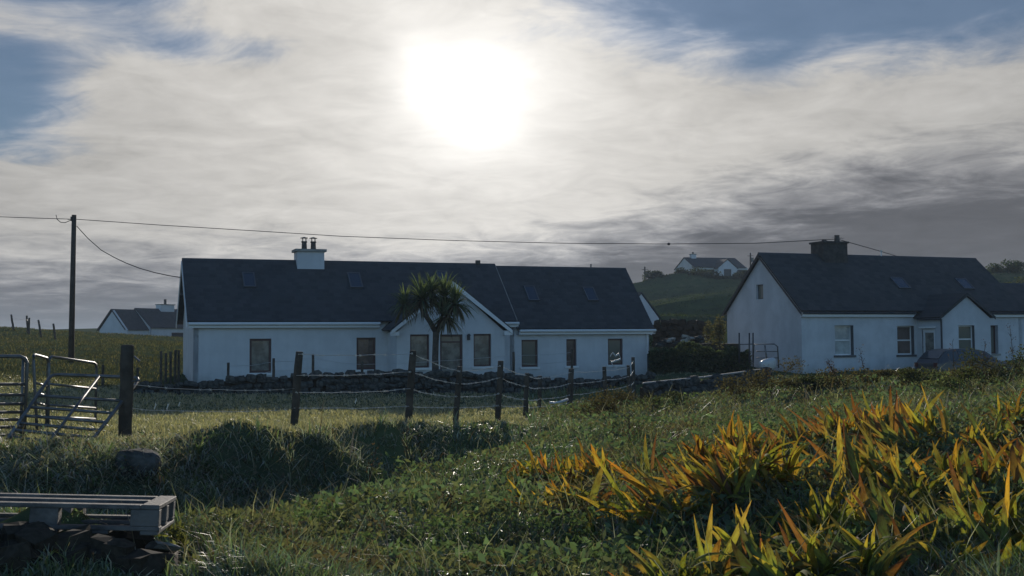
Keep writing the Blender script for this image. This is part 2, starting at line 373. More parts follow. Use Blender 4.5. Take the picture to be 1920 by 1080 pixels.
def terrain_mat():
    m = bpy.data.materials.new('rough_pasture'); m.use_nodes = True; nt = m.node_tree; g = G(nt); b = nt.nodes['Principled BSDF']
    ob = g.new('ShaderNodeTexCoord').outputs['Object']
    n1 = g.noise(ob, .09, 5, .6); n2 = g.noise(ob, .9, 6, .65); n3 = g.noise(ob, 9., 6, .7)
    f = g.add(g.mul(n1, .5), g.add(g.mul(n2, .3), g.mul(n3, .2)))
    c = g.mix(g.ss(f, .38, .52), (.046, .056, .038), (.075, .095, .045)); c = g.mix(g.ss(f, .52, .64), c, (.14, .13, .07))
    c = g.mix(g.ss(n3, .60, .75), c, (.055, .047, .035))
    nt.links.new(c, b.inputs['Base Color']); b.inputs['Roughness'].default_value = 1.; b.inputs['Specular IOR Level'].default_value = 0.
    bn = g.new('ShaderNodeBump'); bn.inputs['Strength'].default_value = .5; bn.inputs['Distance'].default_value = .05
    nt.links.new(g.add(n2, g.mul(n3, .4)), bn.inputs['Height']); nt.links.new(bn.outputs[0], b.inputs['Normal'])
    return m
tag(link('ground', np_mesh('ground', np.stack([TX, TY, TZ], -1).reshape(-1, 3), quads, 4, smooth=True), terrain_mat()), kind='structure')

# ------------------------------------------------------------------ thin haze added round the whole place to lift dark tones
hm_ = bpy.data.materials.new('added_haze'); hm_.use_nodes = True; nt = hm_.node_tree; nt.nodes.clear(); g = G(nt)
pv = g.new('ShaderNodeVolumePrincipled'); pv.inputs['Color'].default_value = (.72, .86, 1., 1); pv.inputs['Density'].default_value = .00042
ho_ = g.new('ShaderNodeOutputMaterial'); nt.links.new(pv.outputs[0], ho_.inputs['Volume'])
tag(link('haze', MB().box(-2500, 2500, -2500, 2500, float(TZ.min())-1., 24.), hm_), kind='stuff')

# ------------------------------------------------------------------ cottages
class House:
    def __init__(s, name, X0, Y0, a, z0=0.):
        s.X0, s.Y0, s.a, s.z0 = X0, Y0, a, z0; s.root = empty(name, (X0, Y0, z0), a)
        s.inv = Matrix.Rotation(-a, 3, 'Z')
    def loc_ray(s, px, py): return s.inv @ (EYEV-Vector((s.X0, s.Y0, s.z0))), s.inv @ ray(px, py)
    def front(s, px, py, v=0.):                    # (along, up) on the plane parallel to the front
        o, d = s.loc_ray(px, py); t = (v-o.y)/d.y; p = o+d*t; return p.x, p.z
    def gable(s, px, py, u=0.):
        o, d = s.loc_ray(px, py); t = (u-o.x)/d.x; p = o+d*t; return p.y, p.z
    def slope(s, px, py, ve, ze, mm):              # on the front roof slope
        o, d = s.loc_ray(px, py); t = (ze+mm*(o.y-ve)-o.z)/(d.z-mm*d.y); return o+d*t
def wall_panel(mb, u0, u1, z0, z1, holes, v0, depth):
    """front wall with real openings; holes = (u0,u1,z0,z1)"""
    us = sorted({u0, u1, *[h[0] for h in holes], *[h[1] for h in holes]}); zs = sorted({z0, z1, *[h[2] for h in holes], *[h[3] for h in holes]})
    inside = lambda u, z: any(h[0] < u < h[1] and h[2] < z < h[3] for h in holes)
    for i in range(len(us)-1):
        for j in range(len(zs)-1):
            if not inside((us[i]+us[i+1])/2, (zs[j]+zs[j+1])/2):
                mb.poly([(us[i], v0, zs[j]), (us[i+1], v0, zs[j]), (us[i+1], v0, zs[j+1]), (us[i], v0, zs[j+1])])
    for a, b, c, d in holes:
        e = v0+depth
        mb.poly([(a, v0, c), (a, e, c), (a, e, d), (a, v0, d)]); mb.poly([(b, v0, c), (b, v0, d), (b, e, d), (b, e, c)])
        mb.poly([(a, v0, d), (a, e, d), (b, e, d), (b, v0, d)]); mb.poly([(a, v0, c), (b, v0, c), (b, e, c), (a, e, c)])
def frame_ring(mb, a, b, c, d, v, w, t):
    mb.box(a, a+w, v, v+t, c, d); mb.box(b-w, b, v, v+t, c, d); mb.box(a+w, b-w, v, v+t, d-w, d); mb.box(a+w, b-w, v, v+t, c, c+w)
def window(h, a, b, c, d, v, depth, fmat, gmat, w=.085, sash=False, sill=None, name='window'):
    fr = MB(); ve = v+depth-.07; frame_ring(fr, a, b, c, d, ve, w, .06)
    if sash: fr.box(a+w, b-w, ve+.005, ve+.055, (c+d)/2-.03, (c+d)/2+.03)
    f = link(name, fr, M[fmat], h.root)
    if sash:
        for z0, z1 in ((c+w, (c+d)/2-.03), ((c+d)/2+.03, d-w)): link('pane', MB().box(a+w, b-w, ve+.03, ve+.04, z0, z1), M[gmat], f)
    else: link('pane', MB().box(a+w, b-w, ve+.03, ve+.04, c+w, d-w), M[gmat], f)
    if sill: link('sill', MB().box(a-.08, b+.08, v-.06, v+depth-.075, c-.09, c-.002), M[sill], f)
    return f
def roof(h, u0, u1, Wd, ze, zr, ov, m, th=.07, name='roof'):
    mm = (zr-ze)/(Wd/2+ov); nv = Vector((0, -mm, 1)).normalized()
    f = MB(); f.obox((u0, -ov, ze), (u1-u0, 0, 0), (0, Wd/2+ov, zr-ze), nv*th); o = link(name, f, M[m], h.root)
    nv2 = Vector((0, mm, 1)).normalized(); f = MB(); f.obox((u0, Wd+ov, ze), (u1-u0, 0, 0), (0, -(Wd/2+ov), zr-ze), nv2*th); link(name, f, M[m], h.root)
    zt = zr+th*nv.z; r = MB(); r.prism([(u0-.01, Wd/2-.14, zt-.10), (u0-.01, Wd/2, zt+.06), (u0-.01, Wd/2+.14, zt-.10)], (u1-u0+.02, 0, 0)); link('ridge_cap', r, M['ridge'], o)
    return o, mm
def gutter(h, u0, u1, v, z, fascia='trim', gm='trim', r=.06):
    link('fascia', MB().box(u0, u1, v+.07, v+.10, z-.22, z-.03), M[fascia], h.root)
    link('soffit', MB().box(u0, u1, v+.1, .0 if v > -.6 else v+.3, z-.22, z-.19), M[fascia], h.root)
    mb = MB(); mb.tube([(u0, v, z-.06), (u1, v, z-.06)], r, 8); link('gutter', mb, M[gm], h.root)
def barge(h, u, ov, Wd, ze, zr, m, side, dep=.2, th=.035):
    mm = (zr-ze)/(Wd/2+ov)
    mb = MB()
    for s_ in (0, 1):
        P = lambda v, z: (u, v if s_ == 0 else Wd-v, z)
        mb.prism([P(-ov, ze-.02), P(Wd/2, zr-.02), P(Wd/2, zr-dep), P(-ov, ze-dep)], (side*th, 0, 0))
    return link('bargeboard', mb, M[m], h.root)
def skylight(h, px0, px1, py0, py1, ve, ze, mm):
    a = h.slope((px0+px1)/2-(px1-px0)*.33, py1, ve, ze, mm); b = h.slope((px0+px1)/2+(px1-px0)*.33, py1, ve, ze, mm); t = h.slope((px0+px1)/2, py0, ve, ze, mm)
    up = Vector((0, 1, mm)).normalized(); n = Vector((0, -mm, 1)).normalized(); L = (t.y-a.y)/up.y; w = b.x-a.x; w = max(w, .5)
    o = a+n*.072; f = MB(); e = .06; U = Vector((1, 0, 0))
    f.obox(o, U*e, up*L, n*.07); f.obox(o+U*(w-e), U*e, up*L, n*.07); f.obox(o+U*e, U*(w-2*e), up*e, n*.07); f.obox(o+U*e+up*(L-e), U*(w-2*e), up*e, n*.07)
    fo = link('skylight', f, M['lead'], h.root); g_ = MB(); g_.obox(o+U*e+up*e+n*.01, U*(w-2*e), up*(L-2*e), n*.045); link('pane', g_, M['skyglass'], fo)
def gable_poly(mb, u, Wd, z0, ze, zr, t):
    mb.prism([(u, 0, z0), (u, Wd, z0), (u, Wd, ze), (u, Wd/2, zr), (u, 0, ze)], (t, 0, 0))

# ---- long white cottage in the middle
H = House('long_cottage', -12.434, 44., .3587)
tag(H.root, 'long low white cottage with slate roof, skylights and a gabled porch behind the palm', 'cottage')
Wd = 5.05; ze, zr = 2.487, 5.071; zeE, zrE = 2.16, 4.983; uA, uE = 13.365, 19.865; OV = .25; B0 = -.4
def wtop(v): return ze+(zr-ze)/(Wd/2+OV)*(v+OV)-.03
def rect(h, x0, x1, y0, y1, v=0.):
    a, d = h.front(x0, y0, v); b, _ = h.front(x1, y0, v); _, c = h.front((x0+x1)/2, y1, v); _, d = h.front((x0+x1)/2, y0, v); return (a, b, c, d)
PJ = 1.5
hA = rect(H, 468, 509, 635, 699); hB = rect(H, 668.5, 704.7, 633, 693)
hC = rect(H, 978, 1008.5, 637, 688); hD = rect(H, 1062, 1081, 636, 686); hE = rect(H, 1140, 1168, 635, 684)
pL = rect(H, 769, 805, 627, 689.5, -PJ); pD = rect(H, 825, 867.6, 627, 708, -PJ); pR = rect(H, 888, 921, 626, 687, -PJ)
pu0, pu1 = H.front(744, 650, -PJ)[0], H.front(946, 650, -PJ)[0]; pm = (pu0+pu1)/2
pze = H.front(745, 620, -PJ)[1]; pzr = H.front(846, 527, -PJ-.2)[1]
wt = ze+.18
w = MB(); wall_panel(w, 0, pu0+.02, B0, wt, [hA, hB], 0, .16); wall_panel(w, pu1-.02, uA, B0, wt, [], 0, .16)
gable_poly(w, .0, Wd, B0, wt, wtop(Wd/2), .2); gable_poly(w, uA-.2, Wd, B0, wt, wtop(Wd/2), .2); w.poly([(0, Wd, B0), (uA, Wd, B0), (uA, Wd, wt), (0, Wd, wt)])
link('wall', w, M['render'], H.root)
w = MB(); wall_panel(w, uA+.004, uE, B0, zeE+.18, [hC, hD, hE], .012, .16); mE = (zrE-zeE)/(Wd/2+OV)
gable_poly(w, uE-.2, Wd-.02, B0, zeE+.18, zeE+mE*(Wd/2+OV)-.03, .2); w.poly([(uA, Wd-.01, B0), (uE, Wd-.01, B0), (uE, Wd-.01, zeE+.18), (uA, Wd-.01, zeE+.18)])
link('extension_wall', w, M['render'], H.root)
w = MB(); wall_panel(w, pu0, pu1, B0, pze-.05, [pL, pD, pR], -PJ, .16)
w.poly([(pu0, -PJ, pze-.05), (pu1, -PJ, pze-.05), (pm, -PJ, pzr-.1)])
w.poly([(pu0, -PJ, B0), (pu0, 0, B0), (pu0, 0, pze-.05), (pu0, -PJ, pze-.05)]); w.poly([(pu1, -PJ, B0), (pu1, -PJ, pze-.05), (pu1, 0, pze-.05), (pu1, 0, B0)])
link('porch_wall', w, M['render'], H.root)
_, mm = roof(H, -.25, uA+.02, Wd, ze, zr, OV, 'slate')
roof(H, uA+.03, uE+.12, Wd, zeE, zrE, OV, 'slate', name='extension_roof')
# porch roof runs back into the main slope
pov = .28; pm_s = (pzr-pze)/(pm-pu0+pov)
vback = (pzr-ze)/mm-OV
for sgn in (-1, 1):
    ue = pu0-pov if sgn < 0 else pu1+pov
    zE = pze; vb_e = max((zE-ze)/mm-OV, -OV)+.35
    P0 = Vector((ue, -PJ-.2, zE)); P1 = Vector((pm, -PJ-.2, pzr)); P2 = Vector((pm, vback+.1, pzr)); P3 = Vector((ue, vb_e-.3, zE))
    n = (P1-P0).cross(P2-P1).normalized(); n = n if n.z > 0 else -n
    link('porch_roof', MB().prism([P0, P1, P2, P3], n*.06), M['slate'], H.root)
    vg = MB(); s2 = -.22; vg.prism([P0+Vector((0, -.003, 0)), P1+Vector((0, -.003, 0)), P1+Vector((0, -.003, s2)), P0+Vector((0, -.003, s2*.7))], (0, -.03, 0)); link('bargeboard', vg, M['trim'], H.root)
    rt = MB(); xr = ue if sgn < 0 else ue-.34; rt.box(xr, xr+.34, -PJ-.19, -PJ-.02, zE-.2, zE-.04); link('eaves_box', rt, M['trim'], H.root)
gutter(H, -.2, pu0-pov-.1, -.29, ze); gutter(H, pu1+pov+.06, uA+.12, -.29, ze); gutter(H, uA+.15, uE+.2, -.29, zeE)
barge(H, -.255, OV, Wd, ze, zr, 'trim', -1); barge(H, uA+.025, OV, Wd, ze+.13, zr+.11, 'coping', 1, .16, .03); barge(H, uE+.125, OV, Wd, zeE, zrE, 'dark_pipe', 1)
for k, hh in enumerate((hA, hB)): window(H, *hh, 0, .16, 'frame', ('glass_curtain', 'brownglass')[k], .09, sill='trim')
for hh, gm_ in ((hC, 'glass'), (hD, 'brownglass'), (hE, 'glass')): window(H, *hh, .012, .16, 'frame', gm_, .075, sill='trim')
for hh in (pL, pR): window(H, *hh, -PJ, .16, 'frame', 'glass_curtain', .07, sill='trim')
d0, d1, c0, c1 = pD; fr = MB(); frame_ring(fr, d0, d1, c0-.2, c1, -PJ+.09, .09, .06); fr.box(d0+.09, d1-.09, -PJ+.095, -PJ+.145, c1-.34, c1-.28)
dr = link('door', fr, M['frame'], H.root); link('pane', MB().box(d0+.09, d1-.09, -PJ+.12, -PJ+.13, c0-.1, c1-.34), M['glass_curtain'], dr); link('fanlight', MB().box(d0+.09, d1-.09, -PJ+.12, -PJ+.13, c1-.28, c1-.09), M['glass'], dr)
link('handle', MB().tube([(d1-.14, -PJ+.05, 1.0), (d1-.26, -PJ+.05, 1.0)], .015), M['cowl'], dr)
lu, lz = H.front(878, 633, -PJ); lm = MB(); lm.box(lu-.05, lu+.05, -PJ-.10, -PJ-.002, lz-.1, lz+.08); lm.prism([(lu-.08, -PJ-.15, lz+.08), (lu+.08, -PJ-.15, lz+.08), (lu, -PJ-.15, lz+.16)], (0, .145, 0)); link('wall_lamp', lm, M['dark_pipe'], H.root)
for a in ((450.5, 486.5, 515, 542), (650, 687, 515, 543), (818, 850, 512, 535)): skylight(H, *a, -OV, ze, mm)
for a in ((985, 1016, 540, 567), (1096, 1127, 542, 567)): skylight(H, *a, -OV, zeE, mE)
# chimney
cu0 = H.front(557, 490, Wd/2-.35)[0]; cu1 = H.front(607.5, 490, Wd/2-.35)[0]; ct = H.front(580, 472, Wd/2-.35)[1]
ch = link('chimney', MB().box(cu0, cu1, Wd/2-.42, Wd/2+.42, zr-.5, ct), M['render'], H.root)
link('chimney_cap', MB().box(cu0-.09, cu1+.09, Wd/2-.51, Wd/2+.51, ct+.002, ct+.11), M['coping'], ch)
for px in (570.5, 587.5):
    pu = H.front(px, 455, Wd/2)[0]; pt = MB(); z1 = ct+.11
    pt.tube([(pu, Wd/2, z1), (pu, Wd/2, z1+.30), (pu, Wd/2, z1+.31), (pu, Wd/2, z1+.36)], [.12, .105, .13, .125], 12)
    p = link('chimney_pot', pt, M['pot'], ch)
for px in (570.5, 587.5):
    pu = H.front(px, 455, Wd/2)[0]; pt = MB(); z1 = ct+.47
    for k in range(4):
        th = k*math.pi/2+.4; pt.tube([(pu+.10*math.cos(th), Wd/2+.10*math.sin(th), z1), (pu+.10*math.cos(th), Wd/2+.10*math.sin(th), z1+.13)], .012, 5)
    pt.tube([(pu, Wd/2, z1+.13), (pu, Wd/2, z1+.15), (pu, Wd/2, z1+.19)], [.18, .17, .02], 12); link('cowl', pt, M['cowl'], ch)
vu = H.front(896, 496, Wd/2)[0]; link('roof_vent', MB().box(vu-.09, vu+.09, Wd/2-.09, Wd/2+.09, zr+.06, zr+.24), M['pot'], H.root)
vu = H.front(1108, 503, Wd/2)[0]; link('roof_vent', MB().tube([(vu, Wd/2, zrE+.05), (vu, Wd/2, zrE+.26)], .035), M['cowl'], H.root)
dp = MB(); dp.tube([(uE-.12, -.09, zeE-.1), (uE-.12, -.05, zeE-.35), (uE-.12, -.05, -.1)], .038); link('downpipe', dp, M['trim'], H.root)
gb = MB(); gb.box(-.35, -.26, Wd*.36, Wd*.36+.1, zr-1.45, zr-1.35); link('cable_bracket', gb, M['dark_pipe'], H.root)

# ---- old cottage on the right
Q = House('old_cottage', 12.634, 49.31, .378)
tag(Q.root, 'old whitewashed cottage with sash windows, dark stubby chimney and small front porch, on the right', 'cottage')
W1, ze1, zr1, uR = 5.945, 2.855, 5.568, 12.616; OV1 = .2; PJ1 = 1.6
w1 = rect(Q, 1565, 1600, 610, 666); w2 = rect(Q, 1682, 1713.5, 611, 665); w4 = rect(Q, 1855, 1871, 610, 663)
q0 = Q.front(1766, 640, -PJ1)[0]; q1 = Q.front(1858, 640, -PJ1)[0]; qm = (q0+q1)/2
qze = Q.front(1762, 596, -PJ1)[1]; qzr = Q.front(1808, 551, -PJ1-.1)[1]; w3 = rect(Q, 1797, 1827, 610, 662, -PJ1)
w = MB(); wt1 = ze1+.12; wall_panel(w, 0, q0+.02, -.4, wt1, [w1, w2], 0, .26); wall_panel(w, q1-.02, uR+6, -.4, wt1, [w4] if w4[0] > q1-.01 else [], 0, .26)
m1 = (zr1-ze1)/(W1/2+OV1); gp = zr1-.06
(gv0, gz1), (gv1, gz0) = Q.gable(1430.6, 533), Q.gable(1418, 561.5)
ga, gb_ = sorted((gv0, gv1)); gc, gd = sorted((gz0, gz1))
# left gable with its small window opening
gh = lambda v: wt1+(gp-wt1)*(1-abs(v-W1/2)/(W1/2))
vs = sorted({0., ga, gb_, W1/2, W1})
for a, b in zip(vs, vs[1:]):
    if ga-.001 < (a+b)/2 < gb_+.001:
        w.poly([(0, a, -.4), (0, b, -.4), (0, b, gc), (0, a, gc)]); w.poly([(0, a, gd), (0, b, gd), (0, b, gh(b)), (0, a, gh(a))])
    else: w.poly([(0, a, -.4), (0, b, -.4), (0, b, gh(b)), (0, a, gh(a))])
for a, b in (((ga, gc), (ga, gd)), ((gb_, gc), (gb_, gd)), ((ga, gc), (gb_, gc)), ((ga, gd), (gb_, gd))):
    w.poly([(0, *a), (0, *b), (.2, *b), (.2, *a)])
gable_poly(w, uR-.2, W1, -.4, wt1, gp, .2); w.poly([(0, W1, -.4), (uR, W1, -.4), (uR, W1, wt1), (0, W1, wt1)])
link('wall', w, M['render_old'], Q.root)
gw = MB(); e = .05
gw.box(.11, .16, ga, ga+e, gc, gd); gw.box(.11, .16, gb_-e, gb_, gc, gd); gw.box(.11, .16, ga+e, gb_-e, gd-e, gd); gw.box(.11, .16, ga+e, gb_-e, gc, gc+e); gwo = link('window', gw, M['lead'], Q.root)
link('pane', MB().box(.13, .14, ga+e, gb_-e, gc+e, gd-e), M['glass'], gwo)
w = MB(); wall_panel(w, q0, q1, -.4, qze-.02, [w3], -PJ1, .22); w.poly([(q0, -PJ1, qze-.02), (q1, -PJ1, qze-.02), (qm, -PJ1, qzr-.07)])
dv0, dv1 = -PJ1+.42, -PJ1+1.22; dt = 2.05
w.poly([(q0, -PJ1, -.4), (q0, -PJ1, qze), (q0, dv0, qze), (q0, dv0, -.4)]); w.poly([(q0, dv1, -.4), (q0, dv1, qze), (q0, 0, qze), (q0, 0, -.4)]); w.poly([(q0, dv0, dt), (q0, dv0, qze), (q0, dv1, qze), (q0, dv1, dt)])
w.poly([(q1, -PJ1, -.4), (q1, 0, -.4), (q1, 0, qze), (q1, -PJ1, qze)]); link('porch_wall', w, M['render_old'], Q.root)
db = MB(); db.box(q0+.04, q0+.09, dv0, dv0+.12, -.2, dt); db.box(q0+.04, q0+.09, dv1-.12, dv1, -.2, dt); db.box(q0+.04, q0+.09, dv0+.12, dv1-.12, dt-.14, dt); db.box(q0+.04, q0+.09, dv0+.12, dv1-.12, -.2, .85)
do = link('door', db, M['trim'], Q.root); link('pane', MB().box(q0+.06, q0+.07, dv0+.12, dv1-.12, .85, dt-.14), M['glass_curtain'], do); link('handle', MB().tube([(q0+.02, dv0+.08, 1.), (q0-.04, dv0+.08, 1.), (q0-.04, dv0+.2, 1.)], .015), M['cowl'], do)
link('door_hood', MB().box(q0-.12, q0-.003, dv0-.1, dv1+.1, dt+.06, dt+.13), M['trim'], Q.root)
roof(Q, -.15, uR+.15, W1, ze1, zr1, OV1, 'slate_old')
# lower wing at the far right
zr2 = Q.front(1895, 536, W1/2)[1]; roof(Q, uR+.16, uR+6.2, W1-.8, ze1-.04, zr2, OV1, 'slate_old', name='wing_roof')
vback = (qzr-ze1)/m1-OV1
for sgn in (-1, 1):
    ue = q0-.18 if sgn < 0 else q1+.18
    P0 = Vector((ue, -PJ1-.12, qze)); P1 = Vector((qm, -PJ1-.12, qzr)); P2 = Vector((qm, vback+.1, qzr)); P3 = Vector((ue, max((qze-ze1)/m1-OV1, -OV1)+.15, qze))
    n = (P1-P0).cross(P2-P1).normalized(); n = n if n.z > 0 else -n
    link('porch_roof', MB().prism([P0, P1, P2, P3], n*.06), M['slate_old'], Q.root)
    vg = MB(); vg.prism([P0+Vector((0, -.003, 0)), P1+Vector((0, -.003, 0)), P1+Vector((0, -.003, -.09)), P0+Vector((0, -.003, -.07))], (0, -.03, 0)); link('bargeboard', vg, M['dark_pipe'], Q.root)
gutter(Q, -.05, q0-.25, -.24, ze1, 'trim', 'dark_pipe', .045); gutter(Q, q1+.25, uR+6, -.24, ze1, 'trim', 'dark_pipe', .045)
mb = MB(); mb.tube([(q0-.2, -PJ1-.12, qze-.05), (q0-.2, -.3, qze-.05)], .045); link('gutter', mb, M['dark_pipe'], Q.root)
mb = MB(); mb.tube([(q0-.06, -PJ1-.06, qze-.05), (q0-.06, -PJ1-.06, 0)], .04); link('downpipe', mb, M['dark_pipe'], Q.root)
barge(Q, -.155, OV1, W1, ze1, zr1, 'dark_pipe', -1, .12)
for hh, v_, dpt, gm_ in ((w1, 0, .26, 'netglass'), (w2, 0, .26, 'brownglass'), (w3, -PJ1, .22, 'glass')):
    f_ = window(Q, *hh, v_, dpt, 'trim', gm_, .055, True, 'sill')
    link('reveal', MB().box(hh[1]-.012, hh[1]-.002, v_+.003, v_+dpt-.075, hh[2]+.002, hh[3]-.002), M['lead'], f_)
if w4[0] > q1-.01: window(Q, *w4, 0, .26, 'frame', 'glass', .06, False, 'coping')
for a in ((1678.5, 1712, 524, 544), (1801, 1831, 526, 545)): skylight(Q, *a, -OV1, ze1, m1)
e0 = Q.front(1545, 470, W1/2-.5)[0]; e1 = Q.front(1589, 470, W1/2-.5)[0]; et = Q.front(1570, 456, W1/2-.5)[1]
ch = link('chimney', MB().box(e0, e1, W1/2-.5, W1/2+.5, zr1-.6, et), M['chimney_dark'], Q.root)
link('chimney_cap', MB().box(e0-.06, e1+.06, W1/2-.56, W1/2+.56, et+.002, et+.09), M['chimney_dark'], ch)
for k, (fr_, hh) in enumerate(((.3, .12), (.85, .34))):
    pu = e0+(e1-e0)*fr_; link('chimney_pot', MB().tube([(pu, W1/2, et+.09), (pu, W1/2, et+.09+hh*.8), (pu, W1/2, et+.09+hh)], [.14, .11, .13], 12), M['pot'], ch)
pu = e1+.03; ae = MB(); ae.tube([(pu, W1/2+.3, et-.2), (pu, W1/2+.3, et+.45)], .015, 6); ae.tube([(pu-.2, W1/2+.3, et+.38), (pu+.35, W1/2+.3, et+.3)], .01, 5)
for k in range(4): ae.tube([(pu-.15+k*.14, W1/2+.1, et+.375-k*.02), (pu-.15+k*.14, W1/2+.5, et+.375-k*.02)], .006, 4)
link('aerial', ae, M['cowl'], Q.root)
vp = Q.front(1652, 474, W1/2)[0]; link('roof_vent', MB().tube([(vp, W1/2, zr1), (vp, W1/2, zr1+.3), (vp, W1/2, zr1+.36)], [.03, .03, .06], 8), M['trim'], Q.root)

# ---- distant houses
def small_house(name, label, px0, px1, d, rz, Wd, zb, eave, ridge, wins=(), chim=None, porch=None, ext=None):
    a = at(px0, 600, d); h = House(name, a.x, a.y, rz, zb); tag(h.root, label, 'house')
    L = (px1-px0)/F*d/math.cos(rz)
    holes = [(u, u+ww, z, z+hh) for u, ww, z, hh in wins]
    w = MB(); wall_panel(w, 0, L, -2.5, eave+.1, holes, 0, .15); gable_poly(w, 0, Wd, -2.5, eave+.1, ridge-.05, .2); gable_poly(w, L-.2, Wd, -2.5, eave+.1, ridge-.05, .2); w.poly([(0, Wd, -2.5), (L, Wd, -2.5), (L, Wd, eave), (0, Wd, eave)])
    link('wall', w, M['render'], h.root); roof(h, -.15, L+.15, Wd, eave, ridge, .25, 'slate')
    for hh in holes: window(h, *hh, 0, .15, 'frame', 'darkglass', .08)
    if chim:
        c = link('chimney', MB().box(chim[0], chim[0]+chim[1], Wd/2-.4, Wd/2+.4, ridge-.5, ridge+chim[2]), M['render'], h.root)
        link('chimney_cap', MB().box(chim[0]-.08, chim[0]+chim[1]+.08, Wd/2-.48, Wd/2+.48, ridge+chim[2]+.002, ridge+chim[2]+.1), M['coping'], c)
        link('chimney_pot', MB().tube([(chim[0]+chim[1]*.5, Wd/2, ridge+chim[2]+.1), (chim[0]+chim[1]*.5, Wd/2, ridge+chim[2]+.1+chim[3])], .16, 10), M['pot'], c)
    if porch:
        u0, u1, pj, pe, pr = porch; um = (u0+u1)/2; wn = [(um-.7, um+.7, pe-1.5, pe-.2)]
        w = MB(); wall_panel(w, u0, u1, -2.5, pe, wn, -pj, .15); w.poly([(u0, -pj, pe), (u1, -pj, pe), (um, -pj, pr-.1)]); w.poly([(u0, -pj, -2.5), (u0, 0, -2.5), (u0, 0, pe), (u0, -pj, pe)]); w.poly([(u1, -pj, -2.5), (u1, 0, -2.5), (u1, 0, pe), (u1, -pj, pe)])
        link('porch_wall', w, M['render'], h.root); window(h, *wn[0], -pj, .15, 'frame', 'darkglass', .08)
        for ue in (u0-.25, u1+.25): link('porch_roof', MB().prism([(ue, -pj-.15, pe-.1), (um, -pj-.15, pr), (um, Wd/2-.4, pr), (ue, Wd*.25, pe-.1)], (0, 0, .1)), M['slate'], h.root)
    return h
zb = at(300, 634, 130).z
k = 130/F
fh = small_house('far_cottage', 'small white cottage with two joined slate roofs and chimney beyond the left field', 282, 350, 130, 1.1, 4.6, zb, 1.15, 1.15+37*k, [(3.4, 2.2, -.1, .75)], (3.6, 2.2, .55, .6))
hw = MB(); L = 3.6
gable_poly(hw, -L, 4.2, -2.5, .95, 3.2, .2)
wall_panel(hw, -L, -.01, -2.5, .95, [], .35, .1); link('wing_wall', hw, M['render'], fh.root)
for s_ in (0, 1):
    mb = MB(); mm_ = (3.25-.9)/(2.1+.2)
    mb.obox((-L-.12, .15 if s_ == 0 else 4.55, .9), (L+.1, 0, 0), (0, 2.2 if s_ == 0 else -2.2, 2.35), (0, 0, .09)); link('wing_roof', mb, M['slate'], fh.root)
zb = at(1340, 521, 192).z; k = 192/F
small_house('hill_house', 'white bungalow with gabled porch standing on the hilltop behind hedges', 1303, 1405, 192, .30, 7.5, zb, 1.25+.55, 1.8+21*k, [(.8, 3., .2, 1.3), (8.2, 2., .2, 1.3)], (1.2, .9, .6, .35), (3.9, 7.4, 1.3, 1.7, 3.2))
# gable of the outbuilding seen over the long cottage's end
a = at(1203, 597, 72); ob = House('outbuilding', a.x, a.y, .36, 0); tag(ob.root, 'white gabled outbuilding partly hidden behind the long cottage’s right end', 'outbuilding')
gpx = Matrix.Rotation(0, 3, 'Z')
A0 = at(1205, 551, 72); zt = A0.z; zb_ = at(1205, 597, 72).z
w = MB(); hwid = 1.25; w.prism([(-hwid, 0, -.5), (hwid, 0, -.5), (hwid, 0, zb_), (0, 0, zt), (-hwid, 0, zb_)], (0, .25, 0)); w.poly([(-hwid, 7, -.5), (-hwid, 0, -.5), (-hwid, 0, zb_), (-hwid, 7, zb_)]); w.poly([(hwid, 7, -.5), (hwid, 0, -.5), (hwid, 0, zb_), (hwid, 7, zb_)])
link('wall', w, M['render'], ob.root)
for s_ in (-1, 1): link('roof', MB().prism([(s_*(hwid+.12), -.06, zb_-.05), (0, -.06, zt+.03), (0, 7, zt+.03), (s_*(hwid+.12), 7, zb_-.05)], (0, 0, .1)), M['slate'], ob.root)

# ------------------------------------------------------------------ dry stone walls
def stone_mesh(seed, amp=.16):
    r = random.Random(seed); bm = bmesh.new(); bmesh.ops.create_cube(bm, size=1.); bmesh.ops.subdivide_edges(bm, edges=bm.edges[:], cuts=1, use_grid_fill=True)
    for v in bm.verts:
        l = v.co.length; v.co *= (.5/l)*.55+.45*.95
        v.co += Vector((r.uniform(-1, 1), r.uniform(-1, 1), r.uniform(-1, 1)))*amp*.5
    bmesh.ops.triangulate(bm, faces=bm.faces[:])
    me = bpy.data.meshes.new('stone'); bm.to_mesh(me); bm.free(); return me
STONES = [stone_mesh(i) for i in range(8)]
for s_ in STONES: s_.materials.append(M['stone'])
PALE = [stone_mesh(40+i) for i in range(4)]
for s_ in PALE: s_.materials.append(M['stone_pale'])
def put_stone(parent, p, size, rz, pale=False, name='stone'):
    o = bpy.data.objects.new(name, random.choice(PALE if pale else STONES)); COL.objects.link(o); o.parent = parent
    o.location = p; o.scale = size; o.rotation_euler = (random.uniform(-.3, .3), random.uniform(-.3, .3), rz+random.uniform(-.4, .4)); return o
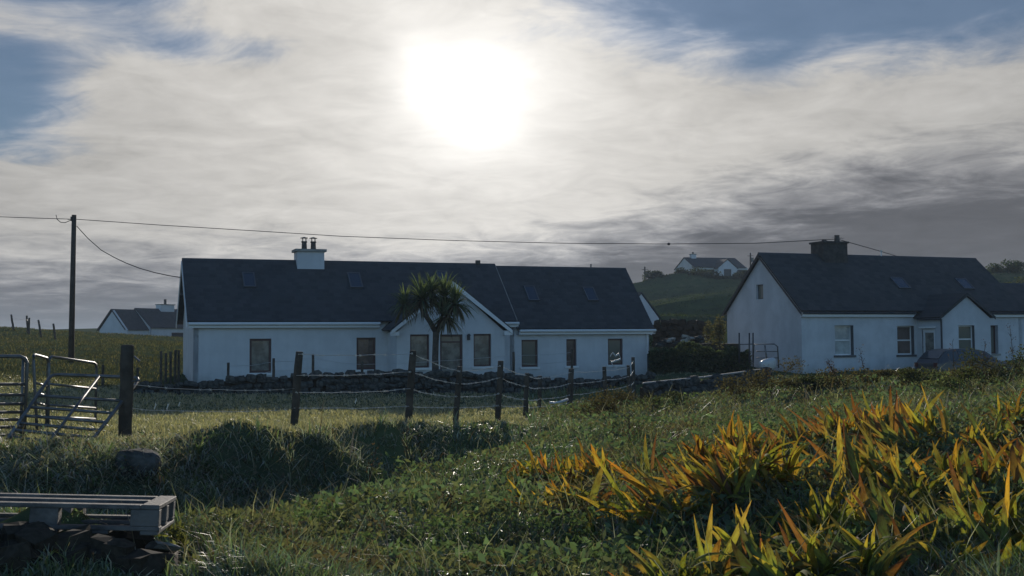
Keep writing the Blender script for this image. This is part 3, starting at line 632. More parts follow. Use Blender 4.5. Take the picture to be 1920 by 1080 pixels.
def dry_wall(name, label, pts, hfun, size=.36, limit=290, paleprob=0.):
    """pts: (x,y) polyline; stones stacked in courses against a rough core"""
    root = empty(name, (0, 0, 0)); tag(root, label, 'stone wall')
    P = [Vector((*p, 0)) for p in pts]; core = MB(); n = 0
    seg = [(P[i], P[i+1]) for i in range(len(P)-1)]
    root.location = (P[0].x, P[0].y, gz(P[0].x, P[0].y)); O = root.location.copy()
    tops = []
    for a, b in seg:
        L = (b-a).length; rz = math.atan2((b-a).y, (b-a).x); nv = Vector((-math.sin(rz), math.cos(rz), 0)); k = max(1, int(L/size))
        for i in range(k):
            t = (i+.5)/k; c = a.lerp(b, t); z0 = gz(c.x, c.y)-.05; hh = hfun(c.x, c.y); courses = max(1, int(round(hh/(size*.62))))
            core.obox(Vector((c.x, c.y, z0-.3))-Vector((math.cos(rz), math.sin(rz), 0))*L/k*.5-nv*.08-O, Vector((math.cos(rz), math.sin(rz), 0))*L/k, nv*.22, (0, 0, hh*.86+.3))
            for j in range(courses):
                if n >= limit: break
                off = (.5 if j % 2 else 0)*L/k
                p = c+Vector((math.cos(rz), math.sin(rz), 0))*(off+random.uniform(-.04, .04))-nv*(.10+random.uniform(-.05, .05))
                p.z = z0+(j+.5)*hh/courses+(random.uniform(-.02, .08) if j == courses-1 else 0)
                s1 = size*random.uniform(.7, 1.5); put_stone(root, p-O, (s1, size*random.uniform(.8, 1.1), hh/courses*random.uniform(.9, 1.55)), rz, random.random() < paleprob); n += 1
    link('wall_core', core, M['soil'], root); return root
def xy(px, d): a = at(px, 638, d); return (a.x, a.y)
wl = [xy(250, 33.5), xy(420, 34.6), xy(600, 35.6), xy(800, 36.6), xy(960, 37.6), xy(1100, 38.6), xy(1215, 39.6)]
def htop(tbl, lo=.35):
    xs = np.array([at(p, r, d).x for p, r, d in tbl]); zs = np.array([at(p, r, d).z for p, r, d in tbl])
    return lambda x, y: max(lo, float(np.interp(x, xs, zs))-gz(x, y))
dry_wall('stone_wall', 'dark dry-stone field wall running in front of the long white cottage', wl, htop([(250, 722, 33.5), (345, 716, 34), (450, 705, 34.8), (560, 699, 35.4), (700, 694, 36), (830, 696, 36.7), (960, 701, 37.6), (1100, 710, 38.6), (1215, 714, 39.6)]), .31)
gw_ = dry_wall('garden_wall', 'low stone wall with a pale lit top between the two cottages', [xy(1205, 31.), xy(1320, 32.5), xy(1430, 34.2)], htop([(1205, 718, 31), (1320, 707, 32.5), (1430, 692, 34.2)], .3), .34)
cp_ = MB(); pts = [at(1205, 717, 31), at(1320, 705.5, 32.5), at(1430, 691, 34.2)]
for a, b in zip(pts, pts[1:]):
    O = gw_.location; cp_.obox(a-O-Vector((0, .12, .05)), b-a, (0, .2, 0), (0, 0, .05))
link('coping', cp_, M['coping'], gw_, bevel=.02)

# ------------------------------------------------------------------ poles and overhead wires
def rod(pts, r, name, m, parent=None, n=8, origin=None): 
    mb = MB(); O = Vector(origin) if origin else Vector((0, 0, 0)); mb.tube([Vector(p)-O for p in pts], r, n); return link(name, mb, M[m], parent, smooth=True)
pb, pt_ = at(133, 690, 52), at(139, 403, 52); pr = empty('utility_pole', pb); tag(pr, 'tall dark wooden utility pole standing in the left field', 'utility pole')
pb2 = Vector(pb); pb2.z = gz(pb.x, pb.y)-.3
rod([pb2-pb, pt_-pb], [.14, .105], 'pole', 'pole', pr, 12)
rod([pt_-pb+Vector((-.12, 0, -.28)), pt_-pb+Vector((-.12, 0, -.08))], .05, 'insulator', 'pot', pr); rod([pt_-pb+Vector((-.3, 0, -.2)), pt_-pb+Vector((.05, 0, -.2))], .02, 'bracket', 'cowl', pr)
rod([p-pb for p in (at(105, 403, 52), at(107, 411, 52), at(114, 417, 52), at(122, 417.5, 52), at(135, 412, 52))], .018, 'cable_loop', 'cable', pr, 5)
tag(rod([at(-160, 400, 60), at(0, 406.5, 54), at(70, 409, 52.5), at(136, 411, 52)], .016, 'overhead_wire', 'cable', None, 5), 'overhead wire running left from the top of the tall pole', 'wire')
chim_w = Q.root.matrix_basis @ Vector((e1, W1/2, et+.3)); chim_w = Matrix.Translation((Q.X0, Q.Y0, 0)) @ Matrix.Rotation(Q.a, 4, 'Z') @ Vector((e1-.2, W1/2, et+.25))
pts = [at(142, 411, 52)]+[at(x_, y_, 52+ (x_-142)/1436*(chim_w.y-52)) for x_, y_ in ((300, 422), (480, 433), (640, 443), (850, 451), (1050, 456), (1254, 457.5), (1420, 456))]+[chim_w]
tag(rod(pts, .016, 'overhead_wire', 'cable', None, 5), 'long sagging overhead wire crossing from the tall pole to the dark chimney', 'wire')
bb = at(1254, 457.5, pts[6].y); mb = MB(); mb.tube([bb+Vector((-.07, 0, 0)), bb+Vector((-.03, 0, 0)), bb+Vector((.03, 0, 0)), bb+Vector((.07, 0, 0))], [.03, .06, .06, .03], 8); tag(link('wire_fitting', mb, M['cable']), 'small dark blob fixed on the long overhead wire', 'wire fitting')
tag(rod([at(144, 424, 52), at(165, 447, 51.5), at(190, 469, 51), at(215, 483, 50), at(236, 493, 49.5), at(262, 503, 49), at(290, 511, 48), at(318, 517, 47), at(338, 520, 46.3)], .02, 'service_cable', 'cable', None, 5), 'service cable sagging from the tall pole to the cottage gable', 'wire')
a = chim_w; tag(rod([a, at(1640, 468, 56), at(1680, 480, 60), at(1730, 493, 66)], .018, 'overhead_wire', 'cable', None, 5), 'short overhead wire leaving the dark chimney towards the back right', 'wire')
for (x_, y0, y1, d_, lab) in ((1209, 500, 530, 185, 'small distant pole on the skyline left of the hill hedges'), (1407, 474, 520, 185, 'distant pole rising beside the old cottage roof')):
    b_ = at(x_, y1, d_); e = empty('distant_pole', b_); tag(e, lab, 'utility pole')
    t_ = at(x_, y0, d_); rod([Vector((0, 0, -1)), t_-b_], [.16, .11], 'pole', 'pole', e); rod([t_-b_+Vector((-.5, 0, -.5)), t_-b_+Vector((.5, 0, -.5))], .05, 'crossarm', 'pole', e, 6)
    link('transformer', MB().tube([t_-b_+Vector((.3, 0, -1.5)), t_-b_+Vector((.3, 0, -.8))], .22, 8), M['cowl'], e)

# ------------------------------------------------------------------ posts, wire fences
def post_mesh(a, b, r, seed, O):
    rd = random.Random(seed); mb = MB(); n = 6; P = []; rs = []
    for k in range(n+1):
        t = k/n; p = a.lerp(b, t)-O+Vector((rd.uniform(-1, 1), rd.uniform(-1, 1), 0))*r*.10; P.append(p); rs.append(r*(1.06-.12*t+rd.uniform(-.05, .05)))
    d = (b-a).normalized(); P.append(P[-1]+d*r*.12); rs.append(r*.75); mb.tube(P, rs, 10); return mb
ga_, gb2 = at(234, 828, 13.6), at(239, 648, 13.6); gp_ = empty('gate_post', ga_); tag(gp_, 'thick round wooden gate post with the tilted metal gate behind it', 'gate post')
b0 = Vector(ga_); b0.z -= .25; link('post', post_mesh(b0, gb2, .082, 3, ga_), M['post'], gp_, smooth=True)
link('hinge', MB().tube([gb2-ga_+Vector((.08, 0, -.13)), gb2-ga_+Vector((.16, -.02, -.19))], .012, 6), M['galv'], gp_); link('staple', MB().tube([gb2-ga_+Vector((.05, -.03, -.43)), gb2-ga_+Vector((.17, -.03, -.42))], .012, 6), M['galv'], gp_)
FP = [(561, 660, 549, 812, 16.6, .058), (774, 658, 764, 799, 18., .058), (862, 688, 852, 799, 19.5, .05), (939, 677, 932, 799, 21., .055), (988, 700, 984, 790, 23., .05), (1013, 705, 1010, 786, 25., .045), (1071, 692, 1066, 780, 26., .065), (1133, 688, 1137, 772, 28., .05), (1178, 685, 1183, 757, 30., .05), (1187, 670, 1189, 757, 31., .05)]
wf = empty('wire_fence', at(549, 812, 16.6)); O = wf.location.copy(); tag(wf, 'barbed wire fence on leaning wooden posts running back across the field bank', 'fence')
tops = []; bots = []
for i, (tx, ty, bx, by, d, r) in enumerate(FP):
    a, b = at(bx, by, d), at(tx, ty, d); a.z = min(a.z, gz(a.x, a.y))-.15; link('fence_post', post_mesh(a, b, r, i, O), M['post'], wf, smooth=True); tops.append(b); bots.append(at(bx, by, d))
def strand(pts, sag, r=.0045, name='barbed_wire', parent=None, O=Vector((0, 0, 0)), barbs=True):
    mb = MB(); full = []
    for a, b in zip(pts, pts[1:]):
        n = 10
        for k in range(n): t = k/n; full.append(a.lerp(b, t)+Vector((0, 0, -sag*4*t*(1-t)+random.uniform(-.008, .008))))
    full.append(pts[-1]); mb.tube([p-O for p in full], r, 4)
    if barbs:
        for a, b in zip(full, full[1:]):
            m_ = a.lerp(b, random.random())-O
            mb.tube([m_+Vector((-.012, 0, -.016)), m_+Vector((.012, .01, .016))], r*.6, 3); mb.tube([m_+Vector((.012, 0, -.016)), m_+Vector((-.012, -.01, .016))], r*.6, 3)
    return link(name, mb, M['wire'], parent)
for fr_, sg in ((.95, .02), (.72, .025), (.48, .025), (.30, .02)):
    pts = [bots[i].lerp(tops[i], fr_+random.uniform(-.03, .03))+Vector((0, -.07, 0)) for i in range(len(tops))]
    strand(pts, sg, .0048, 'barbed_wire', wf, O)
for fr_ in (.35, .6):
    pts = [ga_.lerp(gb2, fr_), bots[0].lerp(tops[0], fr_-.05)]; strand(pts, .05, .0035, 'barbed_wire', wf, O)
# wool caught on the wire
for k, (x_, y_, d, s_, lab) in enumerate(((291, 762, 14.4, .05, 'tuft of sheep wool hanging on the wire beside the gate post, near one'), (314, 763, 14.6, .055, 'tuft of sheep wool on the wire, second from the gate post'), (336, 758, 14.9, .04, 'tuft of sheep wool on the wire, third from the gate post'), (667, 752, 17.3, .05, 'strand of sheep wool between the first two leaning fence posts'), (813, 738, 18.8, .035, 'wisp of sheep wool on the wire right of the tall middle post'))):
    c = at(x_, y_, d); me = bpy.data.meshes.new('wool'); bm = bmesh.new(); bmesh.ops.create_icosphere(bm, subdivisions=2, radius=1.)
    for v in bm.verts: v.co = Vector((v.co.x*s_*.17+math.sin(v.co.z*3)*s_*.16, v.co.y*s_*.2, v.co.z*s_*.85))*random.uniform(.6, 1.3)
    bm.to_mesh(me); bm.free(); o = link('wool_tuft', me, M['wool']); o.location = c; tag(o, lab, 'wool')
# garden fence close to the cottage
gf = empty('garden_fence', at(428, 712, 35.5)); O = gf.location.copy(); tag(gf, 'thin wire fence on slim posts just behind the stone wall at the cottage', 'fence'); tp = []
for i, (x_, y0, d) in enumerate(((428, 680, 35.6), (513, 672, 36.), (587, 664, 36.4), (679, 678, 36.9), (963, 660, 38.6), (1072, 655, 39.4))):
    b = at(x_, y0, d); a = Vector(b); a.z = gz(b.x, b.y)-.1; link('fence_post', post_mesh(a, b, .045, 60+i, O), M['post'], gf, smooth=True); tp.append(b)
strand([p+Vector((0, 0, -.1)) for p in tp], .05, .005, 'fence_wire', gf, O, False); strand([p+Vector((0, 0, -.4)) for p in tp], .05, .005, 'fence_wire', gf, O, False)
# posts on the left skyline
sf = empty('skyline_fence', at(25, 614, 86)); O = sf.location.copy(); tag(sf, 'row of crooked thin posts along the left skyline', 'fence'); tp = []
for i, (x0, y0, x1, y1, d) in enumerate(((21, 590, 27, 612, 86), (50, 592, 53, 616, 84), (55, 596, 54, 618, 83), (72, 600, 79, 626, 80), (100, 607, 105, 630, 78))):
    a, b = at(x1, y1, d), at(x0, y0, d); a.z = min(a.z, gz(a.x, a.y))-.3; link('fence_post', post_mesh(a, b, .075, 80+i, O), M['post'], sf, smooth=True); tp.append(b)
strand([p+Vector((0, 0, -.2)) for p in tp], .1, .008, 'fence_wire', sf, O, False)
# rough palings left of the cottage
pf = empty('paling_fence', at(302, 715, 42)); O = pf.location.copy(); tag(pf, 'rough upright palings beside the left gable of the long cottage', 'fence'); tp = []
for i, (x_, y0, d) in enumerate(((302, 659, 42.), (311, 662, 42.4), (320, 660, 42.8), (329, 656, 43.2), (335, 657, 43.5), (258, 690, 40.), (193, 684, 38.))):
    b = at(x_, y0, d); a = Vector(b); a.z = gz(b.x, b.y)-.1; link('paling', post_mesh(a, b, .05, 90+i, O), M['post'], pf, smooth=True)

# ------------------------------------------------------------------ metal field gates
def gate(name, label, bl, tl, tr, br, fr, r=.021, brace=True, upr=()):
    O = bl.copy(); e = empty(name, O); tag(e, label, 'gate', 'metal field gates at the left')
    c = .08; v = (tl-bl).normalized(); h_ = (tr-tl).normalized()
    rod([bl-O, tl-v*c-O, tl-v*c*.3+h_*c*.3-O, tl+h_*c-O, tr-h_*c-O, tr-v*c*.3-h_*c*.3-O, tr-v*c-O, br-O], r, 'gate_frame', 'galv', e)
    for f in fr: rod([bl.lerp(tl, f)-O, br.lerp(tr, f)-O], r*.85, 'rail', 'galv', e)
    if brace: rod([bl.lerp(br, .52)-O+Vector((0, -.03, 0)), tl.lerp(tr, .55)-O+Vector((0, -.03, 0))], r*.8, 'brace', 'galv', e)
    for f in upr: rod([bl.lerp(br, f)-O+Vector((0, .03, 0)), tl.lerp(tr, f)-O+Vector((0, .03, 0))], r*.85, 'upright', 'galv', e)
    return e
gate('field_gate', 'grey tubular gate tilted back against the thick round post', at(15, 822, 12.5), at(97, 702, 14.), at(262, 708, 14.1), at(163, 838, 12.6), (.02, .12, .22, .33, .46, .64))
gate('field_gate', 'upright grey tubular gate cut off by the left edge of the photo', at(-190, 826, 12.6), at(-190, 668, 12.6), at(51, 668, 13.4), at(45, 822, 13.4), (.04, .14, .23, .32, .42, .53, .66), .022, False, (.96,))
gate('field_gate', 'grey tubular gate standing behind the tilted gate with a bright top rail', at(90, 826, 16.), at(92, 668, 16.), at(181, 681, 17.5), at(178, 826, 17.5), (.04, .15, .28, .42, .53, .67), .021, False)
gate('field_gate', 'narrow tubular gate end standing between the two other upright gates', at(70, 822, 15.2), at(62, 664, 15.2), at(90, 672, 16.), at(86, 824, 16.), (.06, .27, .42, .54, .66), .021, False)

# ------------------------------------------------------------------ pallet at lower left
e = empty('wooden_pallet'); tag(e, 'weathered wooden pallet lying tilted on the stone heap at lower left', 'pallet')
pr0 = at(300, 948, 6.15); 
ux = Vector((math.cos(R_(10)), math.sin(R_(10)), -.053)).normalized(); back = Vector((-math.sin(R_(10)), math.cos(R_(10)), -.07)); back = (back-ux*back.dot(ux)).normalized(); up_ = ux.cross(back).normalized()
rotm = Matrix((ux, back, up_)).transposed(); e.matrix_world = Matrix.Translation(pr0) @ rotm.to_4x4()
Lp, Dp = 1.22, .80                                         # local: x right (0 at the right end), y away, z up (top at 0)
def pl(name, x0, x1, y0, y1, z0, z1):
    j = lambda a: random.uniform(-a, a); o = link(name, MB().box(x0+j(.006), x1+j(.006), y0+j(.004), y1+j(.004), z0+j(.0015), z1+j(.0015)), M['pallet'], e, bevel=.004); o.rotation_euler = (0, 0, j(.004)); return o
for y0 in (0, .345, .69): pl('runner', -Lp, -.105, y0, y0+.10, -.024, 0)
pl('end_board', -.103, 0, 0, .79, -.022, .001); pl('end_board', -Lp-.10, -Lp-.002, 0, .79, -.022, .001)
for x0 in (-.15, -.66, -1.2):
    for y0 in (.003, .345, .69): pl('block', x0, x0+.145, y0, y0+.097, -.115, -.0245)
for x0 in (-.10, -.36, -.62, -.88, -1.14, -1.32): pl('deck_board', x0, x0+.10, .0, .79, -.158, -.137)
for y0 in (.002, .346, .691): pl('stringer', -Lp-.1, 0, y0, y0+.095, -.1365, -.1155)
# heap under it; rear stones added to block sun passing under the pallet
hp = empty('stone_heap', (pr0.x-.7, pr0.y, gz(pr0.x-.7, pr0.y))); tag(hp, 'heap of dark stones and turf holding up the pallet', 'stone heap'); O = hp.location
for k in range(90):
    px_ = random.uniform(-150, 285); d = random.uniform(5.95, 7.5); c = at(px_, 1035, d); c.z = random.uniform(.12, .50) if d < 7.0 else random.uniform(.15, .52)
    s1 = random.uniform(.22, .38); put_stone(hp, c-O, (s1, s1*.8, s1*.6), random.random()*3)
for k in range(46):
    px_ = random.uniform(-140, 285); d = random.uniform(5.75, 6.05); c = at(px_, 1035, d); c.z = gz(c.x, c.y)+random.uniform(-.03, .07); s1 = random.uniform(.12, .26); put_stone(hp, c-O, (s1, s1*.8, s1*.7), random.random()*3)
for ch_ in hp.children: ch_.material_slots[0].link = 'OBJECT'; ch_.material_slots[0].material = M['soil']
bk = empty('broken_block', at(300, 1060, 6.3)); tag(bk, 'brown weathered block standing below the right end of the pallet', 'block'); O = bk.location
mb = MB(); c = at(300, 1040, 6.35)-O; mb.obox(c+Vector((-.075, -.02, -.36)), (.15, .02, 0), (-.03, .2, 0), (0, 0, .36)); link('block', mb, M['block'], bk, bevel=.015)
c = at(300, 1036, 6.35)-O; put_stone(bk, c+Vector((.0, .05, .02)), (.17, .2, .05), .2, True, 'cap_stone')  # pale slab added to show the block's sunlit top
for k, (x_, y_, d, lab) in enumerate(((262, 1066, 6.1, 'small tan stone lit by the sun left of the brown block'), (335, 1072, 6.4, 'small pale stone right of the brown block'))):
    o = put_stone(None, at(x_, y_, d), (.09, .09, .05), .3, True, 'loose_stone'); tag(o, lab, 'stone')
c = on_ground(262, 884)+Vector((0, -.02, .08)); o = put_stone(None, c, (.46, .40, .30), -.1, False, 'boulder'); o.data = o.data.copy(); tag(o, 'grey flat-topped boulder set in the shaded bank behind the pallet', 'boulder')
o.modifiers.new('sub', 'SUBSURF').render_levels = 1; o.rotation_euler = (.1, .12, .05)

# ------------------------------------------------------------------ leaves helpers
def leaf_quads(C, size, rngl, tint, up=.3):
    """random folded leaf-sized faces at points C -> verts, quads, tint"""
    n = len(C); a = rngl.normal(size=(n, 3)); a /= np.linalg.norm(a, axis=1)[:, None]; b = rngl.normal(size=(n, 3)); b -= a*(a*b).sum(1)[:, None]; b /= np.linalg.norm(b, axis=1)[:, None]
    s_ = size*rngl.uniform(.6, 1.4, (n, 1)); V = np.stack([C-a*s_, C-b*s_*.45, C+a*s_, C+b*s_*.45], 1).reshape(-1, 3)
    Fq = np.arange(4*n).reshape(-1, 4); T = np.repeat(np.clip(tint*rngl.uniform(.6, 1.45, (n, 1)), 0, 1), 4, 0); return V, Fq, T
def bush(name, label, c, rad, n, size, tint, seed, cat='bush', group=None, stems=4, lumps=6):
    r = np.random.default_rng(seed); e = empty(name, c); tag(e, label, cat, group)
    cs = r.normal(size=(lumps, 3))*np.array(rad)*.5; cs[:, 2] = np.abs(cs[:, 2])*.9+rad[2]*.25
    k = r.integers(0, lumps, n); p = r.normal(size=(n, 3)); p /= np.linalg.norm(p, axis=1)[:, None]; p *= (r.random((n, 1))**.45)
    C = cs[k]+p*np.array(rad)*r.uniform(.3, .62, (lumps, 1))[k]; C = C[C[:, 2] > -.1]
    V, Fq, T = leaf_quads(C, size, r, np.array(tint)); link('foliage', np_mesh('foliage', V, Fq, 4, T), M['leaf'], e)
    mb = MB()
    for i in range(stems):
        t = Vector(cs[i % lumps]); mb.tube([(random.uniform(-.1, .1)*rad[0], 0, -.2), t*.5+Vector((0, 0, .05)), t], [max(.012, rad[2]*.03), rad[2]*.02, .006], 5)
    link('stems', mb, M['stem'], e); return e
# hill hedges
for i, (x_, y_, d, rx, rz_, lab) in enumerate(((1228, 529, 182, 1.7, 1.9, 'round dark bush on the skyline, leftmost of the hill bushes'), (1252, 530, 181, 2.0, 1.5, 'low dark bush on the skyline beside the round bush'), (1280, 530, 180, 2.6, 1.8, 'dark hedge left of the hilltop bungalow'), (1318, 531, 179, 3.0, 1.7, 'dark hedge in front of the bungalow’s left gable'), (1354, 531, 179, 3.0, 1.5, 'dark hedge in front of the bungalow’s porch'), (1390, 531, 179, 3.0, 1.5, 'dark hedge in front of the bungalow’s right end'))):
    bush('hedge', lab, at(x_, y_+4, d), (rx, 1.3, rz_), 2600, .17, (.035, .042, .028), 100+i, 'hedge', 'hedges on the hilltop')
bush('round_bush', 'large dark bush on the skyline at the far right behind the old cottage', at(1888, 522, 150), (2.6, 2., 1.9), 2600, .16, (.035, .05, .022), 120, 'bush')
bush('round_bush', 'low olive scrub below the far right bush', at(1900, 545, 130), (3.2, 2., .9), 1800, .14, (.06, .065, .025), 121, 'bush')
# ------------------------------------------------------------------ yard between the cottages
iv = empty('ivy_wall', at(1310, 708, 45)); O = iv.location.copy(); tag(iv, 'dark ivy covered wall closing the gap between the two cottages', 'wall')
A, B = at(1215, 652, 45.5), at(1405, 650, 44.5); zb_ = .1; mb = MB(); d_ = B-A; d_.z = 0; mb.obox(Vector((A.x, A.y, -.2))-O, d_, (0, .4, 0), (0, 0, A.z-.05)); link('wall', mb, M['stone'], iv)
n = 9000; t = rng.random((n, 1)); C = np.array(A)[None]*(1-t)+np.array(B)[None]*t; rag = vnoise(C[:, 0]/.7, 0*C[:, 0], 51)*.5+vnoise(C[:, 0]/.25, 0*C[:, 0], 52)*.25; C[:, 2] = rng.random(n)**.8*(A.z-.02+rag); C[:, 1] -= rng.random(n)*(.25+.5*(vnoise(C[:, 0]/.6, C[:, 2]/.5, 53)+.5)); C -= np.array(O)
V, Fq, T = leaf_quads(C, .06, rng, np.array((.06, .075, .042))); link('ivy', np_mesh('ivy', V, Fq, 4, T), M['leaf'], iv)
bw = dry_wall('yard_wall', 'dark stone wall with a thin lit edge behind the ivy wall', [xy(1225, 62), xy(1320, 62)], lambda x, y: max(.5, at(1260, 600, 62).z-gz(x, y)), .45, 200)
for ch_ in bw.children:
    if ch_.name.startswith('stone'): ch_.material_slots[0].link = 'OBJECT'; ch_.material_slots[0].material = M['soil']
# rubble and pale planks lying behind the ivy wall
tb = []
for k, (x0, y0, x1, y1, lab) in enumerate(((1281, 635, 1304, 636, 'pale plank lying on the rubble, left of the two'), (1307, 637, 1325, 638, 'pale plank lying on the rubble, right of the two'))):
    a, b = at(x0, y0, 50), at(x1, y1, 50); mb = MB(); mb.obox((0, 0, 0), b-a, (0, .3, 0), (0, 0, .09)); o = link('plank', mb, M['timber_pale'], bevel=.01); o.location = a; tag(o, lab, 'plank')
rb = empty('rubble_pile', at(1300, 650, 50)); tag(rb, 'pile of stones and rubble under the pale planks between the cottages', 'rubble'); O = rb.location.copy()
for k in range(60):
    x_ = random.uniform(1235, 1350); c = at(x_, random.uniform(640, 660)-8*math.exp(-((x_-1290)/40)**2), random.uniform(49.6, 50.8)); s1 = random.uniform(.15, .4); put_stone(rb, c-O, (s1, s1, s1*.6), random.random()*3, random.random() < .25)
mb = MB(); mb.box(-1.3, 2.0, -.4, 1.2, -2.2, .12); link('earth', mb, M['soil'], rb)
bush('bramble_bush', 'tall twiggy bramble with bright specks against the old cottage gable', at(1348, 648, 48.), (.55, .5, .95), 1500, .05, (.10, .085, .05), 130, 'bramble')
# small metal gate by the gable, and the pale bag
sg = empty('yard_gate', at(1420, 690, 44)); O = sg.location.copy(); tag(sg, 'small metal yard gate with tall bars in front of the old cottage gable', 'gate')
P = lambda x_, y_: at(x_, y_, 44)-O
rod([P(1412, 690), P(1414, 646), P(1452, 645), P(1458, 650), P(1460, 690)], .028, 'gate_frame', 'galv', sg)
for y_ in (659, 671): rod([P(1418, y_), P(1458, y_)], .018, 'rail', 'galv', sg)
for x_, y0 in ((1386, 624), (1405, 624), (1412, 624)): rod([P(x_, 680), P(x_, y0)], .03, 'upright', 'dark_pipe', sg)
rod([P(1386, 646), P(1412, 645)], .02, 'rail', 'galv', sg); rod([P(1434, 647), P(1438, 676)], .03, 'upright', 'galv', sg)
o = put_stone(None, at(1440, 683, 43), (.75, .5, .5), .1, True, 'pale_sack'); o.data = o.data.copy(); o.data.materials.clear(); o.data.materials.append(M['plastic']); o.modifiers.new('sub', 'SUBSURF').render_levels = 2; tag(o, 'pale rounded sack lying at the foot of the small yard gate', 'sack')

# ------------------------------------------------------------------ parked car
co = at(1736, 690, 46.); cz = gz(co.x, co.y); cz = at(1800, 654, 46).z-1.45
CR = empty('parked_car', (co.x, co.y, cz), .30); tag(CR, 'dark hatchback parked behind brambles in front of the old cottage porch', 'car')
ST = [(0., .45, .85, .86, .70, .62), (.12, .30, .88, 1.02, .76, .66), (.5, .28, .92, 1.38, .80, .60), (1.0, .26, .93, 1.45, .82, .60), (1.8, .26, .92, 1.45, .82, .60), (2.35, .26, .91, 1.36, .82, .62), (2.95, .26, .92, .98, .81, .70), (3.5, .28, .82, .86, .79, .68), (3.85, .34, .66, .70, .72, .60), (3.98, .42, .55, .57, .62, .52)]
ring = []; mb = MB()
for (x_, zs, zbelt, zt_, wb, wt_) in ST:
    i = len(mb.v); mb.v += [(x_, -wb*.95, zs), (x_, -wb*1.02, (zs+zbelt)/2), (x_, -wb, zbelt), (x_, -wt_, zt_), (x_, wt_, zt_), (x_, wb, zbelt), (x_, wb*1.02, (zs+zbelt)/2), (x_, wb*.95, zs)]; ring.append(i)
for a, b in zip(ring, ring[1:]):
    for j in range(8): k = (j+1) % 8; mb.f.append((a+j, b+j, b+k, a+k))
mb.f.append(tuple(ring[0]+j for j in range(8))); mb.f.append(tuple(ring[-1]+j for j in reversed(range(8))))
link('body', mb, M['car'], CR, smooth=False, bevel=.02)
def side_pane(i, f0, f1, sgn):
    s0, s1 = ST[i], ST[i+1]; pts = []
    for f, t in ((f0, .12), (f1, .12), (f1, .86), (f0, .86)):
        a = [s0[k]+(s1[k]-s0[k])*f for k in range(6)]; w_ = a[4]+(a[5]-a[4])*t; pts.append((a[0], sgn*(w_+.012), a[2]+(a[3]-a[2])*t))
    m_ = MB(); m_.prism(pts, (0, -sgn*.008, 0)); link('side_window', m_, M['carglass'], CR)
for sgn in (-1, 1): side_pane(2, .1, .9, sgn); side_pane(3, .05, .92, sgn); side_pane(4, .0, .95, sgn)
link('windscreen', MB().prism([(2.40, -.58, 1.345), (2.40, .58, 1.345), (2.92, .66, 1.01), (2.92, -.66, 1.01)], (.012, 0, .016)), M['carglass'], CR); link('rear_window', MB().prism([(.15, -.60, 1.06), (.15, .60, 1.06), (.46, .56, 1.35), (.46, -.56, 1.35)], (-.014, 0, .012)), M['carglass'], CR)
for x_ in (.72, 3.2):
    for y_ in (-.74, .74):
        wh = empty('wheel', (x_, y_, .30)); wh.parent = CR; m_ = MB(); m_.tube([(0, -.09, 0), (0, -.07, 0), (0, .07, 0), (0, .09, 0)], [.26, .30, .30, .26], 20); link('tyre', m_, M['tyre'], wh); link('rim', MB().tube([(0, -.095, 0), (0, .095, 0)], .19, 16), M['alloy'], wh)
for y_ in (-.6, .6): link('tail_light', MB().box(-.02, .05, y_-.1, y_+.1, .72, .9), M['lamp_red'], CR); link('headlight', MB().box(3.82, 3.93, y_-.12, y_+.1, .58, .68), M['lamp_clear'], CR)
link('bumper', MB().box(-.05, .08, -.70, .70, .38, .56), M['dark_pipe'], CR); link('mirror', MB().box(2.25, 2.37, -.98, -.83, .95, 1.08), M['car'], CR)

# ------------------------------------------------------------------ palm (cabbage tree) before the porch
pd = 42.2; pbse = at(817, 712, pd); pbse.z = gz(pbse.x, pbse.y); pt_root = empty('palm_tree', pbse); tag(pt_root, 'cabbage palm with forked trunk and drooping spiky heads before the cottage porch', 'palm tree')
O = pbse; P = lambda x_, y_, dd=0.: at(x_, y_, pd+dd)-O
rod([Vector((0, 0, -.2)), P(816, 670), P(817, 640), P(818, 622)], [.15, .12, .115, .125], 'trunk', 'trunk', pt_root, 10)
for pts in (([818, 624, 0], [806, 603, -.1], [792, 583, -.15], [786, 566, -.2]), ([818, 624, 0], [826, 604, .1], [830, 585, .15], [829, 563, .2]), ([822, 615, .05], [834, 602, -.2], [845, 587, -.4])): rod([P(*q_) for q_ in pts], [.11, .095, .085, .06][:len(pts)], 'branch', 'trunk', pt_root, 8)
def palm_head(c, n, L, seed):
    r = np.random.default_rng(seed); V = []; Fq = []; T = []
    for i in range(n):
        th = r.uniform(0, 2*math.pi); elv = r.uniform(-.9, 1.35); l = L*r.uniform(.7, 1.1); d0 = np.array([math.cos(th)*math.cos(elv), math.sin(th)*math.cos(elv), math.sin(elv)])
        side = np.cross(d0, [0, 0, 1.]); side /= max(1e-6, np.linalg.norm(side)); p = np.array(c)+d0*.05; b0 = len(V); K = 5; dv = d0.copy(); tt = np.array((.12, .15, .085))*r.uniform(.5, 1.3) if elv > -.3 else np.array((.17, .15, .10))*r.uniform(.5, 1.1)
        for k in range(K+1):
            f = k/K; w_ = .030*(1-f**2.2)+.003; V += [p-side*w_, p+side*w_]; T += [tt, tt]; dv = dv+np.array([0, 0, -.30*f-.06]); dv /= np.linalg.norm(dv); p = p+dv*l/K
        for k in range(K): a = b0+2*k; Fq.append((a, a+1, a+3, a+2))
    return np.array(V), Fq, np.array(T)
for i, (x_, y_, dd, n, L) in enumerate(((790, 562, -.2, 180, 1.05), (758, 572, .1, 130, .85), (808, 548, .3, 160, .95), (834, 556, .2, 180, 1.0), (854, 570, -.35, 170, 1.0), (836, 594, -.3, 150, .95))):
    V, Fq, T = palm_head(P(x_, y_, dd), n, L, 200+i); link('leaf_head', np_mesh('leaf_head', V, Fq, 4, T), M['leaf'], pt_root)

